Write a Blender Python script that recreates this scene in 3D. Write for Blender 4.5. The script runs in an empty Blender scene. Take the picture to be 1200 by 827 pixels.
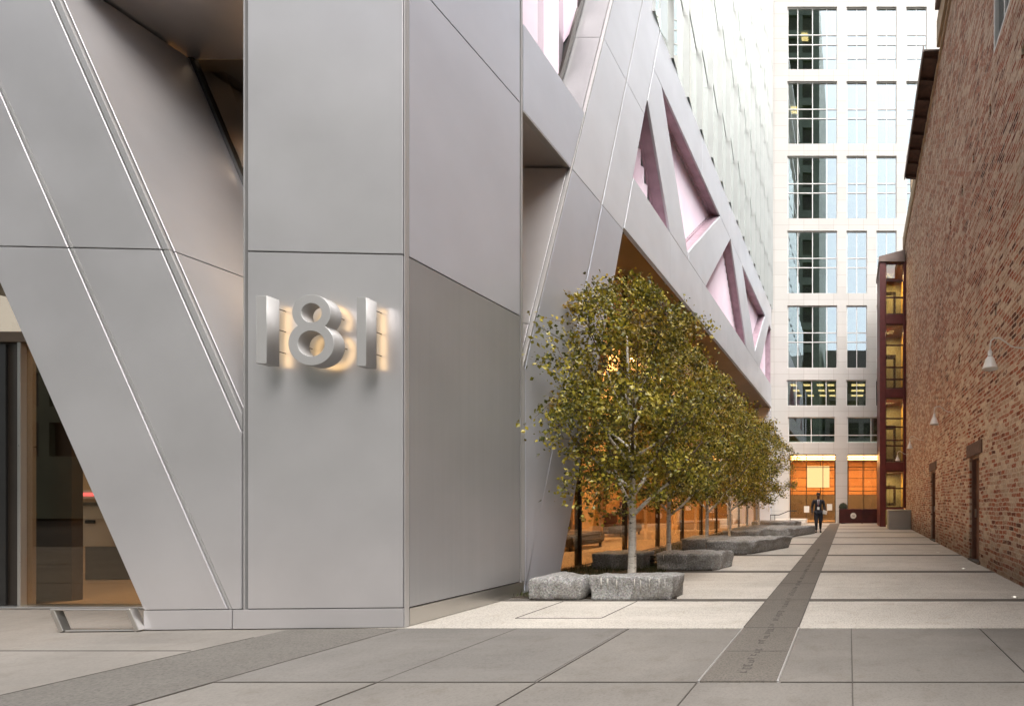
import bpy, bmesh, math, random
from mathutils import Vector, Matrix, noise
rad = math.radians
SC = bpy.context.scene
COL = SC.collection
# ---------------------------------------------------------------- camera frame (metres; alley runs along +Y, camera 1.4 m up)
F, CX, CY, H = 567.0, 994.5, 587.0, 1.4
def X(px, Y): return (px - CX) * Y / F
def Z(py, Y): return H + (CY - py) * Y / F
def V(*a): return Vector(a)

# ---------------------------------------------------------------- helpers
def new_obj(name, me, mats, parent=None):
    o = bpy.data.objects.new(name, me); COL.objects.link(o)
    if not isinstance(mats, (list, tuple)): mats = [mats]
    for m in mats: me.materials.append(m)
    if parent is not None:
        o.parent = parent
        if parent.get('_w'): o.matrix_parent_inverse = Matrix.Translation(-Vector(parent['_w']))
    return o
def obj(name, bm, mats, parent=None, smooth=False, recalc=True):
    if recalc: bmesh.ops.recalc_face_normals(bm, faces=bm.faces)
    me = bpy.data.meshes.new(name); bm.to_mesh(me); bm.free()
    if smooth:
        for p in me.polygons: p.use_smooth = True
    return new_obj(name, me, mats, parent)
def tag(o, label=None, cat=None, group=None, kind=None):
    if label: o['label'] = label
    if cat: o['category'] = cat
    if group: o['group'] = group
    if kind: o['kind'] = kind
    return o
def thing(name, label, cat, loc=(0, 0, 0), group=None, world=True):
    o = bpy.data.objects.new(name, None); COL.objects.link(o)
    o.location = loc; o.empty_display_size = .2
    if world: o['_w'] = list(loc)
    return tag(o, label, cat, group)
def struct(o): o['kind'] = 'structure'; return o
def B(): return bmesh.new()
def box(bm, x0, x1, y0, y1, z0, z1, mi=0):
    vs = [bm.verts.new(p) for p in ((x0,y0,z0),(x1,y0,z0),(x1,y1,z0),(x0,y1,z0),(x0,y0,z1),(x1,y0,z1),(x1,y1,z1),(x0,y1,z1))]
    fs = []
    for f in ((0,3,2,1),(4,5,6,7),(0,1,5,4),(1,2,6,5),(2,3,7,6),(3,0,4,7)):
        q = bm.faces.new([vs[i] for i in f]); q.material_index = mi; fs.append(q)
    return fs
def bbox(x0, x1, y0, y1, z0, z1, bev=0.0, seg=1):
    bm = B(); box(bm, x0, x1, y0, y1, z0, z1)
    if bev: bmesh.ops.bevel(bm, geom=bm.edges[:], offset=bev, segments=seg, affect='EDGES')
    return bm
def prism(bm, pts, vec, mi=0):
    vec = Vector(vec); a = [bm.verts.new(p) for p in pts]; b = [bm.verts.new(Vector(p) + vec) for p in pts]
    n = len(pts); fs = [bm.faces.new(a), bm.faces.new(b[::-1])]
    for i in range(n): fs.append(bm.faces.new((a[i], b[i], b[(i+1) % n], a[(i+1) % n])))
    for f in fs: f.material_index = mi
def inset_poly(pts, g):
    pts = [Vector(p) for p in pts]; n = Vector()
    for i in range(len(pts)):
        n += (pts[i] - pts[0]).cross(pts[(i+1) % len(pts)] - pts[0])
    n.normalize(); out = []; N = len(pts)
    for i in range(N):
        d0 = (pts[i] - pts[i-1]).normalized(); d1 = (pts[(i+1) % N] - pts[i]).normalized()
        n0 = n.cross(d0); n1 = n.cross(d1)
        k = 1 + n0.dot(n1)
        out.append(pts[i] + (n0 + n1) * (g / max(k, .25)))
    return out
def panel(name, parent, pts, back, th=.03, gap=.006, mat=None, bev=.004):
    bm = B(); prism(bm, inset_poly(pts, gap), Vector(back).normalized() * th)
    if bev: bmesh.ops.bevel(bm, geom=bm.edges[:], offset=bev, segments=2, affect='EDGES')
    return obj(name, bm, mat, parent)
def tube(bm, pts, radii, n=8, caps=True, mi=0):
    pts = [Vector(p) for p in pts]
    if not isinstance(radii, (list, tuple)): radii = [radii] * len(pts)
    rings = []; prev = None
    for i, p in enumerate(pts):
        d = (pts[min(i+1, len(pts)-1)] - pts[max(i-1, 0)]).normalized()
        if prev is None:
            a = d.cross(V(0, 0, 1)) if abs(d.z) < .95 else d.cross(V(1, 0, 0))
        else: a = prev - d * prev.dot(d)
        a.normalize(); prev = a; b = d.cross(a)
        rings.append([bm.verts.new(p + (a * math.cos(t) + b * math.sin(t)) * radii[i]) for t in [2*math.pi*k/n for k in range(n)]])
    for r0, r1 in zip(rings, rings[1:]):
        for k in range(n):
            f = bm.faces.new((r0[k], r0[(k+1) % n], r1[(k+1) % n], r1[k])); f.smooth = True; f.material_index = mi
    if caps:
        bm.faces.new(rings[0][::-1]).material_index = mi; bm.faces.new(rings[-1]).material_index = mi
def lathe(bm, prof, n=20, c=(0, 0, 0), mi=0):
    c = Vector(c); rings = []
    for r, z in prof:
        rings.append([bm.verts.new(c + V(r*math.cos(2*math.pi*k/n), r*math.sin(2*math.pi*k/n), z)) for k in range(n)])
    for r0, r1 in zip(rings, rings[1:]):
        for k in range(n):
            f = bm.faces.new((r0[k], r0[(k+1) % n], r1[(k+1) % n], r1[k])); f.smooth = True; f.material_index = mi
    return rings
def holed(bm, u0, u1, v0, v1, holes, fn, vec):
    """one connected slab with rectangular holes; fn(u,v)->point, vec = thickness vector"""
    us = sorted({u0, u1, *[h[0] for h in holes], *[h[1] for h in holes]}); vs = sorted({v0, v1, *[h[2] for h in holes], *[h[3] for h in holes]})
    us = [u for u in us if u0 <= u <= u1]; vs = [v for v in vs if v0 <= v <= v1]
    solid = {}
    for i in range(len(us)-1):
        for j in range(len(vs)-1):
            c = ((us[i]+us[i+1])/2, (vs[j]+vs[j+1])/2)
            solid[i, j] = not any(h[0] < c[0] < h[1] and h[2] < c[1] < h[3] for h in holes)
    vec = Vector(vec); A = {}; C = {}
    def va(i, j):
        if (i, j) not in A: A[i, j] = bm.verts.new(fn(us[i], vs[j]))
        return A[i, j]
    def vc(i, j):
        if (i, j) not in C: C[i, j] = bm.verts.new(Vector(fn(us[i], vs[j])) + vec)
        return C[i, j]
    for (i, j), s in solid.items():
        if not s: continue
        bm.faces.new((va(i,j), va(i+1,j), va(i+1,j+1), va(i,j+1)))
        bm.faces.new((vc(i,j), vc(i,j+1), vc(i+1,j+1), vc(i+1,j)))
        for (di, dj, p, q) in ((-1,0,(i,j+1),(i,j)), (1,0,(i+1,j),(i+1,j+1)), (0,-1,(i,j),(i+1,j)), (0,1,(i+1,j+1),(i,j+1))):
            if not solid.get((i+di, j+dj), False):
                bm.faces.new((va(*q), va(*p), vc(*p), vc(*q)))

# ---------------------------------------------------------------- materials
class NT:
    def __init__(s, name):
        s.m = bpy.data.materials.new(name); s.m.use_nodes = True; s.t = s.m.node_tree; s.t.nodes.clear()
        s.out = s.n('ShaderNodeOutputMaterial')
    def n(s, typ, **kw):
        nd = s.t.nodes.new(typ)
        for k, v in kw.items():
            if k.startswith('i_'):
                key = k[2:].replace('_', ' '); nd.inputs[key].default_value = v
            else: setattr(nd, k, v)
        return nd
    def l(s, a, b): s.t.links.new(a, b)
    def coord(s, kind='Object', scale=None, rot=None):
        c = s.n('ShaderNodeTexCoord').outputs[kind]
        if scale or rot:
            m = s.n('ShaderNodeMapping')
            if scale: m.inputs['Scale'].default_value = scale
            if rot: m.inputs['Rotation'].default_value = rot
            s.l(c, m.inputs['Vector']); c = m.outputs['Vector']
        return c
    def noise(s, vec, scale, detail=4, rough=.55, dist=0):
        n = s.n('ShaderNodeTexNoise'); n.inputs['Scale'].default_value = scale; n.inputs['Detail'].default_value = detail
        n.inputs['Roughness'].default_value = rough; n.inputs['Distortion'].default_value = dist
        if vec is not None: s.l(vec, n.inputs['Vector'])
        return n.outputs['Fac']
    def ramp(s, fac, stops, interp='LINEAR'):
        r = s.n('ShaderNodeValToRGB'); cr = r.color_ramp; cr.interpolation = interp
        while len(cr.elements) > 1: cr.elements.remove(cr.elements[-1])
        cr.elements[0].position = stops[0][0]; cr.elements[0].color = col(stops[0][1])
        for p, c in stops[1:]:
            e = cr.elements.new(p); e.color = col(c)
        s.l(fac, r.inputs['Fac']); return r.outputs['Color']
    def mix(s, fac, a, b, blend='MIX'):
        m = s.n('ShaderNodeMix', data_type='RGBA', blend_type=blend)
        for sock, v in ((m.inputs[0], fac), (m.inputs[6], a), (m.inputs[7], b)):
            if isinstance(v, (int, float)): sock.default_value = v
            elif isinstance(v, (tuple, list)): sock.default_value = col(v)
            else: s.l(v, sock)
        return m.outputs[2]
    def math(s, op, a, b=None, clamp=False):
        m = s.n('ShaderNodeMath', operation=op, use_clamp=clamp)
        for sock, v in ((m.inputs[0], a), (m.inputs[1], b)):
            if v is None: continue
            if isinstance(v, (int, float)): sock.default_value = v
            else: s.l(v, sock)
        return m.outputs[0]
    def bump(s, h, strength=.3, dist=.01, nrm=None):
        b = s.n('ShaderNodeBump'); b.inputs['Strength'].default_value = strength; b.inputs['Distance'].default_value = dist
        s.l(h, b.inputs['Height'])
        if nrm is not None: s.l(nrm, b.inputs['Normal'])
        return b.outputs['Normal']
    def pbr(s, base, rough=.6, metal=0, normal=None, spec=.5, **kw):
        p = s.n('ShaderNodeBsdfPrincipled')
        for sock, v in ((p.inputs['Base Color'], base), (p.inputs['Roughness'], rough), (p.inputs['Metallic'], metal)):
            if isinstance(v, (int, float)): sock.default_value = v
            elif isinstance(v, (tuple, list)): sock.default_value = col(v)
            else: s.l(v, sock)
        p.inputs['Specular IOR Level'].default_value = spec
        if normal is not None: s.l(normal, p.inputs['Normal'])
        for k, v in kw.items(): p.inputs[k].default_value = v
        return p.outputs['BSDF']
    def done(s, sh): s.l(sh, s.out.inputs['Surface']); return s.m
def col(c): return (c[0], c[1], c[2], 1.0) if len(c) == 3 else tuple(c)

def simple(name, base, rough=.6, metal=0, var=.18, scale=3., bump=0, bscale=40, spec=.5, **kw):
    t = NT(name); c = t.coord()
    n = t.noise(c, scale, 5)
    lo = tuple(v*(1-var) for v in base); hi = tuple(min(1, v*(1+var)) for v in base)
    b = t.ramp(n, [(.3, lo), (.7, hi)])
    nr = t.bump(t.noise(c, bscale, 4), bump, .01) if bump else None
    return t.done(t.pbr(b, rough, metal, nr, spec, **kw))
def metal_panel(name, base, rough, metal=.75, streak=0.0, var=.06):
    t = NT(name); c = t.coord()
    n = t.noise(c, .9, 4, .5); f = t.noise(t.coord(scale=(60, 60, 1.2)), 1., 3, .6)
    b = t.ramp(n, [(.3, tuple(v*(1-var) for v in base)), (.7, tuple(v*(1+var) for v in base))])
    if streak:
        s2 = t.noise(t.coord(scale=(14, 14, .25)), 1., 5, .65)
        b = t.mix(streak, b, t.ramp(s2, [(.35, (.3,.3,.3)), (.65, (1,1,1))]), 'MULTIPLY')
    r = t.n('ShaderNodeMapRange'); t.l(t.noise(c, 2.2, 5, .6), r.inputs[0]); r.inputs[1].default_value=.3; r.inputs[2].default_value=.7
    r.inputs[3].default_value = rough*.88; r.inputs[4].default_value = rough*1.12
    nr = t.bump(t.noise(c, .8, 1), .06, .05)
    return t.done(t.pbr(b, r.outputs[0], metal, nr))
def emit(name, color, strength):
    t = NT(name); e = t.n('ShaderNodeEmission'); e.inputs[0].default_value = col(color); e.inputs[1].default_value = strength
    return t.done(e.outputs[0])
def glass(name, tint, refl, refl_col=(1, 1, 1), rough=.0, wave=.0, wscale=1.2, body=None, bodyf=0):
    t = NT(name); tr = t.n('ShaderNodeBsdfTransparent'); tr.inputs[0].default_value = col(tint)
    g = t.n('ShaderNodeBsdfGlossy'); g.inputs['Color'].default_value = col(refl_col); g.inputs['Roughness'].default_value = rough
    if wave: t.l(t.bump(t.noise(t.coord(), wscale, 2), wave, .05), g.inputs['Normal'])
    lw = t.n('ShaderNodeLayerWeight'); lw.inputs[0].default_value = .5
    f = t.math('ADD', t.math('MULTIPLY', t.math('POWER', lw.outputs['Facing'], 4.), 1 - refl), refl)
    under = tr.outputs[0]
    if body:
        d = t.n('ShaderNodeBsdfDiffuse'); d.inputs[0].default_value = col(body)
        m0 = t.n('ShaderNodeMixShader'); m0.inputs[0].default_value = bodyf; t.l(under, m0.inputs[1]); t.l(d.outputs[0], m0.inputs[2]); under = m0.outputs[0]
    m = t.n('ShaderNodeMixShader'); t.l(f, m.inputs[0]); t.l(under, m.inputs[1]); t.l(g.outputs[0], m.inputs[2])
    return t.done(m.outputs[0])

M = {}
M['panel'] = metal_panel('brushed_aluminium_panel', (.635, .618, .632), .36, .66, .0, .06)
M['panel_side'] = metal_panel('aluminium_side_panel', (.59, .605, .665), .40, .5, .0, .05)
M['panel_brush'] = metal_panel('streaked_steel_panel', (.40, .40, .41), .38, .55, .07)
M['panel_white'] = metal_panel('brightened_aluminium_panel', (.68, .69, .73), .42, .4, .0, .05)  # brighter sky light on the upper alley face put into a paler base
M['numeral'] = metal_panel('matte_silver_numeral', (.42, .415, .41), .5, .35)
M['trim'] = metal_panel('bright_metal_trim', (.50, .49, .49), .42, .6)
M['dark_gap'] = simple('dark_joint', (.02, .02, .02), .8)
M['soffit'] = simple('bronze_soffit_panel', (.17, .145, .115), .5, .3, .12, 1.)
M['bronze'] = simple('bronze_metal', (.12, .08, .05), .35, .6, .2, 2.)
M['bronze_dark'] = simple('dark_bronze_metal', (.035, .026, .02), .35, .5, .2, 2.)
M['bronze_brown'] = simple('brown_bronze_panel', (.06, .038, .022), .5, .3, .3, 2.)
M['gold'] = simple('warm_timber_lining', (.50, .30, .12), .5, 0, .15, 1.)
M['stone_int'] = simple('warm_interior_stone', (.50, .36, .22), .5, 0, .12, .8)
M['floor_int'] = simple('polished_lobby_floor', (.48, .36, .25), .25, 0, .15, .6)
M['black'] = simple('black_metal', (.015, .014, .013), .4, .3)
M['steel'] = metal_panel('stainless_steel', (.55, .53, .50), .3, .9)
M['white_paint'] = simple('white_paint', (.75, .74, .71), .5, 0, .06)
M['lobby_glass'] = glass('bronze_lobby_glass', (.94, .86, .74), .15, (1, .86, .70), 0, .02)
M['door_glass'] = glass('bronze_door_glass', (.72, .65, .56), .05, (.95, .85, .7), 0)
M['tower_glass'] = glass('mirror_office_glass', (.66, .72, .60), .34, (.80, .90, 1.), 0, .012, .5)
M['curtain_glass'] = glass('pale_green_curtain_glass', (.88, .96, .90), .22, (.95, .98, .97), .02, .0, 1., (.84, .87, .85), .55)
M['bay_glass'] = glass('bay_glass', (.88, .86, .78), .12, (.9, .95, .9), 0)

def m_pink():
    t = NT('pleated_pink_glass'); c = t.coord(); n = t.noise(c, .7, 3)
    b = t.ramp(n, [(.3, (.84, .68, .79)), (.7, (.90, .80, .88))])
    return t.done(t.pbr(b, .16, 0, None, .8))
M['pink'] = m_pink()
def m_concrete(name, base, var=.25, grit=.5, bump=.25, stain=.35, tint=(.8, .72, .62)):
    t = NT(name); c = t.coord()
    big = t.noise(c, .55, 6, .6, .4); fine = t.noise(c, 55, 3, .7); mid = t.noise(c, 4, 6, .65)
    b = t.ramp(big, [(.3, tuple(v*(1-var) for v in base)), (.7, tuple(v*(1+var*.6) for v in base))])
    b = t.mix(grit, b, t.ramp(fine, [(.36, (.30,.28,.26)), (.48, (.92,.92,.92)), (.66, (1.3,1.27,1.22))]), 'MULTIPLY')
    b = t.mix(t.ramp(mid, [(.52, (0,0,0)), (.72, (stain,)*3)]), b, tuple(v*tint[i]*.75 for i, v in enumerate(base)))
    vo = t.n('ShaderNodeTexVoronoi'); vo.inputs['Scale'].default_value = 2.3; vo.inputs['Randomness'].default_value = 1; t.l(c, vo.inputs['Vector'])
    spot = t.math('MULTIPLY', t.ramp(vo.outputs['Distance'], [(.035, (1,1,1)), (.06, (0,0,0))]), t.ramp(t.noise(c, 1.1, 2), [(.48, (0,0,0)), (.52, (.5,)*3)]))
    b = t.mix(spot, b, tuple(v*.35 for v in base))
    drag = t.noise(t.coord(scale=(.35, 2.4, 1), rot=(0, 0, .35)), 1.0, 5, .65)
    b = t.mix(t.ramp(drag, [(.5, (0,0,0)), (.72, (stain*.8,)*3)]), b, tuple(v*1.35 for v in base))
    nr = t.bump(fine, bump, .004, t.bump(mid, bump*.5, .01))
    return t.done(t.pbr(b, .82, 0, nr, .3))
M['alley'] = m_concrete('light_exposed_concrete', (.45, .42, .38), .14, .5, .35, .4)
M['walk'] = m_concrete('grey_sidewalk_concrete', (.178, .165, .150), .24, .22, .15, .35)
M['walk_dark'] = m_concrete('darker_sidewalk_concrete', (.158, .148, .137), .24, .22, .15, .35)
M['walk_light'] = m_concrete('pale_apron_concrete', (.20, .184, .166), .24, .18, .12, .4)
M['agg'] = m_concrete('exposed_aggregate_band', (.128, .119, .108), .12, .5, .6, .2)
M['strip'] = m_concrete('dark_granite_strip', (.135, .122, .108), .10, .55, .3, .2)
M['band'] = m_concrete('dark_stone_band', (.10, .09, .08), .15, .4, .3, .2)
M['joint'] = simple('paving_joint', (.07, .062, .055), .9)
M['asphalt'] = m_concrete('asphalt', (.05, .05, .05), .15, .6, .6, .2)
M['soil'] = simple('mulch_soil', (.035, .025, .016), .95, 0, .5, 9, .8, 60)
M['grass'] = simple('low_dark_grass', (.045, .05, .014), .6, 0, .5, 6)
def m_granite():
    t = NT('rough_granite'); c = t.coord()
    v1 = t.n('ShaderNodeTexVoronoi'); v1.inputs['Scale'].default_value = 95; t.l(c, v1.inputs['Vector'])
    n = t.noise(c, 38, 5, .7); big = t.noise(c, 3.2, 5, .6)
    b = t.ramp(n, [(.32, (.07,.065,.06)), (.44, (.20,.188,.172)), (.56, (.30,.285,.26)), (.72, (.48,.455,.42))])
    b = t.mix(.35, b, v1.outputs['Color'], 'SOFT_LIGHT')
    hs = t.n('ShaderNodeHueSaturation'); hs.inputs['Saturation'].default_value = .35; t.l(b, hs.inputs['Color']); b = hs.outputs[0]
    b = t.mix(t.ramp(big, [(.46, (0,0,0)), (.70, (.65,.65,.65))]), b, (.11, .095, .075))
    nr = t.bump(n, .7, .012, t.bump(big, .5, .04))
    return t.done(t.pbr(b, .85, 0, nr, .3))
M['granite'] = m_granite()
M['drill'] = simple('pale_drill_groove', (.42, .40, .37), .9, 0, .25, 20)
def m_brick():
    t = NT('old_red_brick'); c = t.coord()
    sx = t.n('ShaderNodeSeparateXYZ'); t.l(c, sx.inputs[0])
    cb = t.n('ShaderNodeCombineXYZ'); t.l(sx.outputs[1], cb.inputs[0]); t.l(sx.outputs[2], cb.inputs[1])
    def wob(scale, amt, src):
        wn = t.n('ShaderNodeTexNoise'); wn.inputs['Scale'].default_value = scale; wn.inputs['Detail'].default_value = 3; t.l(c, wn.inputs['Vector'])
        sub = t.n('ShaderNodeVectorMath', operation='SUBTRACT'); t.l(wn.outputs['Color'], sub.inputs[0]); sub.inputs[1].default_value = (.5,.5,.5)
        sc = t.n('ShaderNodeVectorMath', operation='SCALE'); t.l(sub.outputs[0], sc.inputs[0]); sc.inputs['Scale'].default_value = amt
        ad = t.n('ShaderNodeVectorMath', operation='ADD'); t.l(src, ad.inputs[0]); t.l(sc.outputs[0], ad.inputs[1]); return ad.outputs[0]
    v = wob(.9, .10, wob(10, .035, cb.outputs[0]))
    bk = t.n('ShaderNodeTexBrick'); t.l(v, bk.inputs['Vector'])
    bk.inputs['Scale'].default_value = 1; bk.inputs['Brick Width'].default_value = .25; bk.inputs['Row Height'].default_value = .086
    bk.inputs['Mortar Size'].default_value = .0115; bk.inputs['Mortar Smooth'].default_value = .15; bk.inputs['Bias'].default_value = 0
    bk.inputs['Color1'].default_value = col((0,0,0)); bk.inputs['Color2'].default_value = col((1,1,1)); bk.inputs['Mortar'].default_value = col((.5,.5,.5))
    big = t.noise(c, .33, 5, .62); mid = t.noise(c, 2.2, 5, .7); fine = t.noise(c, 22, 4, .7); grit = t.noise(c, 70, 3, .7)
    rnd = t.n('ShaderNodeSeparateColor'); t.l(bk.outputs['Color'], rnd.inputs[0])
    r = t.math('ADD', t.math('ADD', t.math('MULTIPLY', rnd.outputs[0], .62), t.math('MULTIPLY', big, .55)), t.math('ADD', t.math('MULTIPLY', mid, .35), -.26))
    b = t.ramp(r, [(.08, (.06,.03,.024)), (.20, (.16,.055,.035)), (.30, (.40,.125,.070)), (.43, (.46,.17,.10)), (.53, (.46,.26,.175)), (.63, (.60,.44,.32)), (.80, (.76,.63,.49))])
    b = t.mix(.55, b, t.ramp(fine, [(.3, (.5,.47,.45)), (.7, (1.35,1.3,1.25))]), 'MULTIPLY')
    mort = t.ramp(fine, [(.35, (.52,.41,.31)), (.65, (.80,.68,.54))])
    mf = t.math('ADD', bk.outputs['Fac'], t.ramp(t.math('ADD', t.math('MULTIPLY', fine, .6), t.math('MULTIPLY', mid, .45)), [(.545, (0,0,0)), (.645, (.85,)*3)]), True)
    b = t.mix(mf, b, mort)
    soot = t.ramp(t.noise(c, .7, 5, .68), [(.55, (0,0,0)), (.78, (.6,)*3)])
    b = t.mix(soot, b, (.20, .09, .06))
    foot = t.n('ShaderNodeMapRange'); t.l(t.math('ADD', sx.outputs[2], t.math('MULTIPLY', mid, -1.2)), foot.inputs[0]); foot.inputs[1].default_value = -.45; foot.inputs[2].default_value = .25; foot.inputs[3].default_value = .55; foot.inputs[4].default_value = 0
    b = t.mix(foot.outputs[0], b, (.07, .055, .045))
    hgt = t.math('ADD', t.math('MULTIPLY', bk.outputs['Fac'], -1.0), t.math('ADD', t.math('MULTIPLY', fine, .9), t.math('MULTIPLY', rnd.outputs[0], .5)))
    nr = t.bump(hgt, 1., .03)
    return t.done(t.pbr(b, .9, 0, nr, .2))
M['brick'] = m_brick()
def m_stone():
    t = NT('white_stone_cladding'); c = t.coord()
    sx = t.n('ShaderNodeSeparateXYZ'); t.l(c, sx.inputs[0]); cb = t.n('ShaderNodeCombineXYZ'); t.l(sx.outputs[0], cb.inputs[0]); t.l(sx.outputs[2], cb.inputs[1])
    bk = t.n('ShaderNodeTexBrick'); bk.offset = 0; t.l(cb.outputs[0], bk.inputs['Vector'])
    bk.inputs['Scale'].default_value = 1; bk.inputs['Brick Width'].default_value = .95; bk.inputs['Row Height'].default_value = .79; bk.inputs['Mortar Size'].default_value = .012
    bk.inputs['Color1'].default_value = col((.68,.655,.625)); bk.inputs['Color2'].default_value = col((.62,.60,.57)); bk.inputs['Mortar'].default_value = col((.50,.46,.42))
    b = t.mix(.25, bk.outputs['Color'], t.ramp(t.noise(c, .9, 5), [(.3, (.85,.84,.82)), (.7, (1.08,1.07,1.05))]), 'MULTIPLY')
    return t.done(t.pbr(b, .6, 0, t.bump(bk.outputs['Fac'], -.3, .01), .4))
M['stone'] = m_stone()
M['red'] = simple('oxblood_red_paint', (.13, .025, .022), .45, 0, .2, 4)
M['red_dark'] = simple('dark_red_gate_paint', (.055, .010, .010), .4, 0, .3, 3)
M['roof_metal'] = simple('weathered_roof_metal', (.20, .15, .13), .5, .4, .2, 2)
M['tan'] = simple('tan_coping', (.40, .29, .18), .7, 0, .2, 3)
M['eave'] = simple('dark_brown_timber', (.07, .035, .022), .7, 0, .35, 6, .4)
M['door'] = simple('brown_painted_door', (.17, .085, .06), .5, 0, .2, 5, .15)
M['timber'] = simple('old_brown_lintel', (.11, .06, .045), .8, 0, .35, 8, .5)
M['lamp'] = simple('pale_grey_enamel', (.78, .74, .69), .35, .0, .06)
M['box_steel'] = metal_panel('grey_box_steel', (.36, .35, .33), .5, .4)
M['amber'] = simple('amber_wall_panel', (.62, .30, .10), .45, 0, .15, .6)
def m_amber():
    t = NT('amber_timber_panels'); c = t.coord(); sx = t.n('ShaderNodeSeparateXYZ'); t.l(c, sx.inputs[0]); cb = t.n('ShaderNodeCombineXYZ'); t.l(sx.outputs[0], cb.inputs[0]); t.l(sx.outputs[2], cb.inputs[1])
    bk = t.n('ShaderNodeTexBrick'); bk.offset = 0; t.l(cb.outputs[0], bk.inputs['Vector']); bk.inputs['Scale'].default_value = 1; bk.inputs['Brick Width'].default_value = 1.05; bk.inputs['Row Height'].default_value = .62; bk.inputs['Mortar Size'].default_value = .03
    bk.inputs['Color1'].default_value = col((.62,.31,.12)); bk.inputs['Color2'].default_value = col((.50,.23,.08)); bk.inputs['Mortar'].default_value = col((.12,.05,.02))
    return t.done(t.pbr(bk.outputs['Color'], .5))
M['amber'] = m_amber()
M['office_int'] = simple('lightened_office_interior', (.42, .47, .32), .8, 0, .5, .35)  # olive base lightened to stand for the light inside the offices
M['gold_wall'] = simple('gold_painted_wall', (.55, .36, .08), .6, 0, .15, 1.)
M['bay_back'] = simple('reflection_green_bay_wall', (.17, .17, .11), .7, 0, .3, 1.5)  # greenish reflection in the bay windows put into the wall colour
M['leaf_ball'] = simple('clipped_box_leaves', (.03, .04, .015), .6, 0, .5, 18)
M['suit'] = simple('navy_suit_cloth', (.014, .016, .026), .8, 0, .25, 20)
M['skin'] = simple('dark_skin', (.07, .036, .022), .5, 0, .15, 8)
M['skin_light'] = simple('light_skin', (.45, .27, .19), .5, 0, .1, 8)
M['hair'] = simple('black_hair', (.01, .009, .008), .6)
M['shirt'] = simple('white_shirt', (.72, .72, .75), .7, 0, .05)
M['tie'] = simple('dark_red_tie', (.12, .02, .03), .5)
M['shoe'] = simple('black_leather', (.01, .01, .01), .3)
M['purple'] = simple('purple_coat', (.07, .025, .09), .8)
M['paper'] = simple('white_paper', (.8, .78, .74), .8, 0, .04)
M['glow'] = emit('warm_backlight', (1., .66, .30), .95)
M['lamp_warm'] = emit('warm_ceiling_light', (1., .62, .25), 14.)
M['panel_lit'] = emit('backlit_panel', (1., .80, .46), 1.1)
M['office_light'] = emit('office_ceiling_light', (1., .66, .36), 1.7)
M['uplight'] = emit('ground_light_lens', (1., .93, .8), 1.0)
M['emblem'] = simple('white_enamel_disc', (.72, .68, .62), .5)
M['emblem_ink'] = simple('dark_grey_lettering', (.06, .055, .05), .6)

# ---------------------------------------------------------------- ground, street, paving (sheets 4 mm apart)
def sheet(name, pts, z, mat, kind=True, th=.03):
    bm = B(); prism(bm, [(p[0], p[1], z) for p in pts], (0, 0, -th)); o = obj(name, bm, mat)
    if kind: struct(o)
    return o
def rect(x0, x1, y0, y1): return [(x0, y0), (x1, y0), (x1, y1), (x0, y1)]
bm = B(); f = [bm.verts.new(p) for p in ((-900,-900,-.16),(900,-900,-.16),(900,900,-.16),(-900,900,-.16))]; bm.faces.new(f)
struct(obj('ground', bm, M['asphalt']))
sheet('sidewalk', rect(-60, 60, -2.2, 32), -.012, M['walk'], th=.15)
sheet('pale_apron_paving', rect(-30, -6.15, -2.0, 9), -.008, M['walk_light'])
sheet('aggregate_paving_band', rect(-6.15, -4.95, -2.0, 5.36), -.006, M['agg'])
sheet('dark_sidewalk_slab', rect(-4.95, -2.46, 3.77, 5.36), -.007, M['walk_dark'])
sheet('alley_paving', rect(-6.2, 3.4, 5.36, 31.2), -.004, M['alley'])
jb = B()
def jt(x0, x1, y0, y1, z=.0): box(jb, x0, x1, y0, y1, z-.02, z)
for xx in (-3.67, -2.43, .03, 1.45, 2.9):
    jt(xx-.0035, xx+.0035, -2, 5.355, -.0045)
for x0, x1 in ((-4.95, -1.18), (-.53, 6)): jt(x0, x1, 3.766, 3.774, -.004)
for x0, x1 in ((-30, -6.16), (-4.95, -1.18), (-.53, 6)): jt(x0, x1, 2.1, 2.107, -.004)
jt(-1.18-.004, -1.18+.004, -2, 3.76, -.004)
jt(-6.156, -6.144, -2, 5.0, -.003); jt(-4.956, -4.944, -2, 5.3, -.003)
jt(-30, -6.2, 4.55, 4.562, -.004)
jt(-4.0, -2.97, 5.80, 5.812); jt(-4.006, -3.994, 5.815, 6.8); jt(-2.976, -2.964, 5.815, 6.8)
struct(obj('paving_joints', jb, M['joint']))
bands = [6.87, 9.64, 12.58, 15.78, 18.7, 21.7, 24.6, 27.5]
for k, yb in enumerate(bands):
    w = .15 if k == 0 else .24
    for x0, x1 in ((-5.6, -1.17), (-.55, 3.3)):
        sheet('stone_paving_band', rect(x0, x1, yb - w/2, yb + w/2), .001, M['band'])
st = sheet('granite_paving_strip', rect(-1.16, -.56, 3.77, 30.3), .003, M['strip'])
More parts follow.
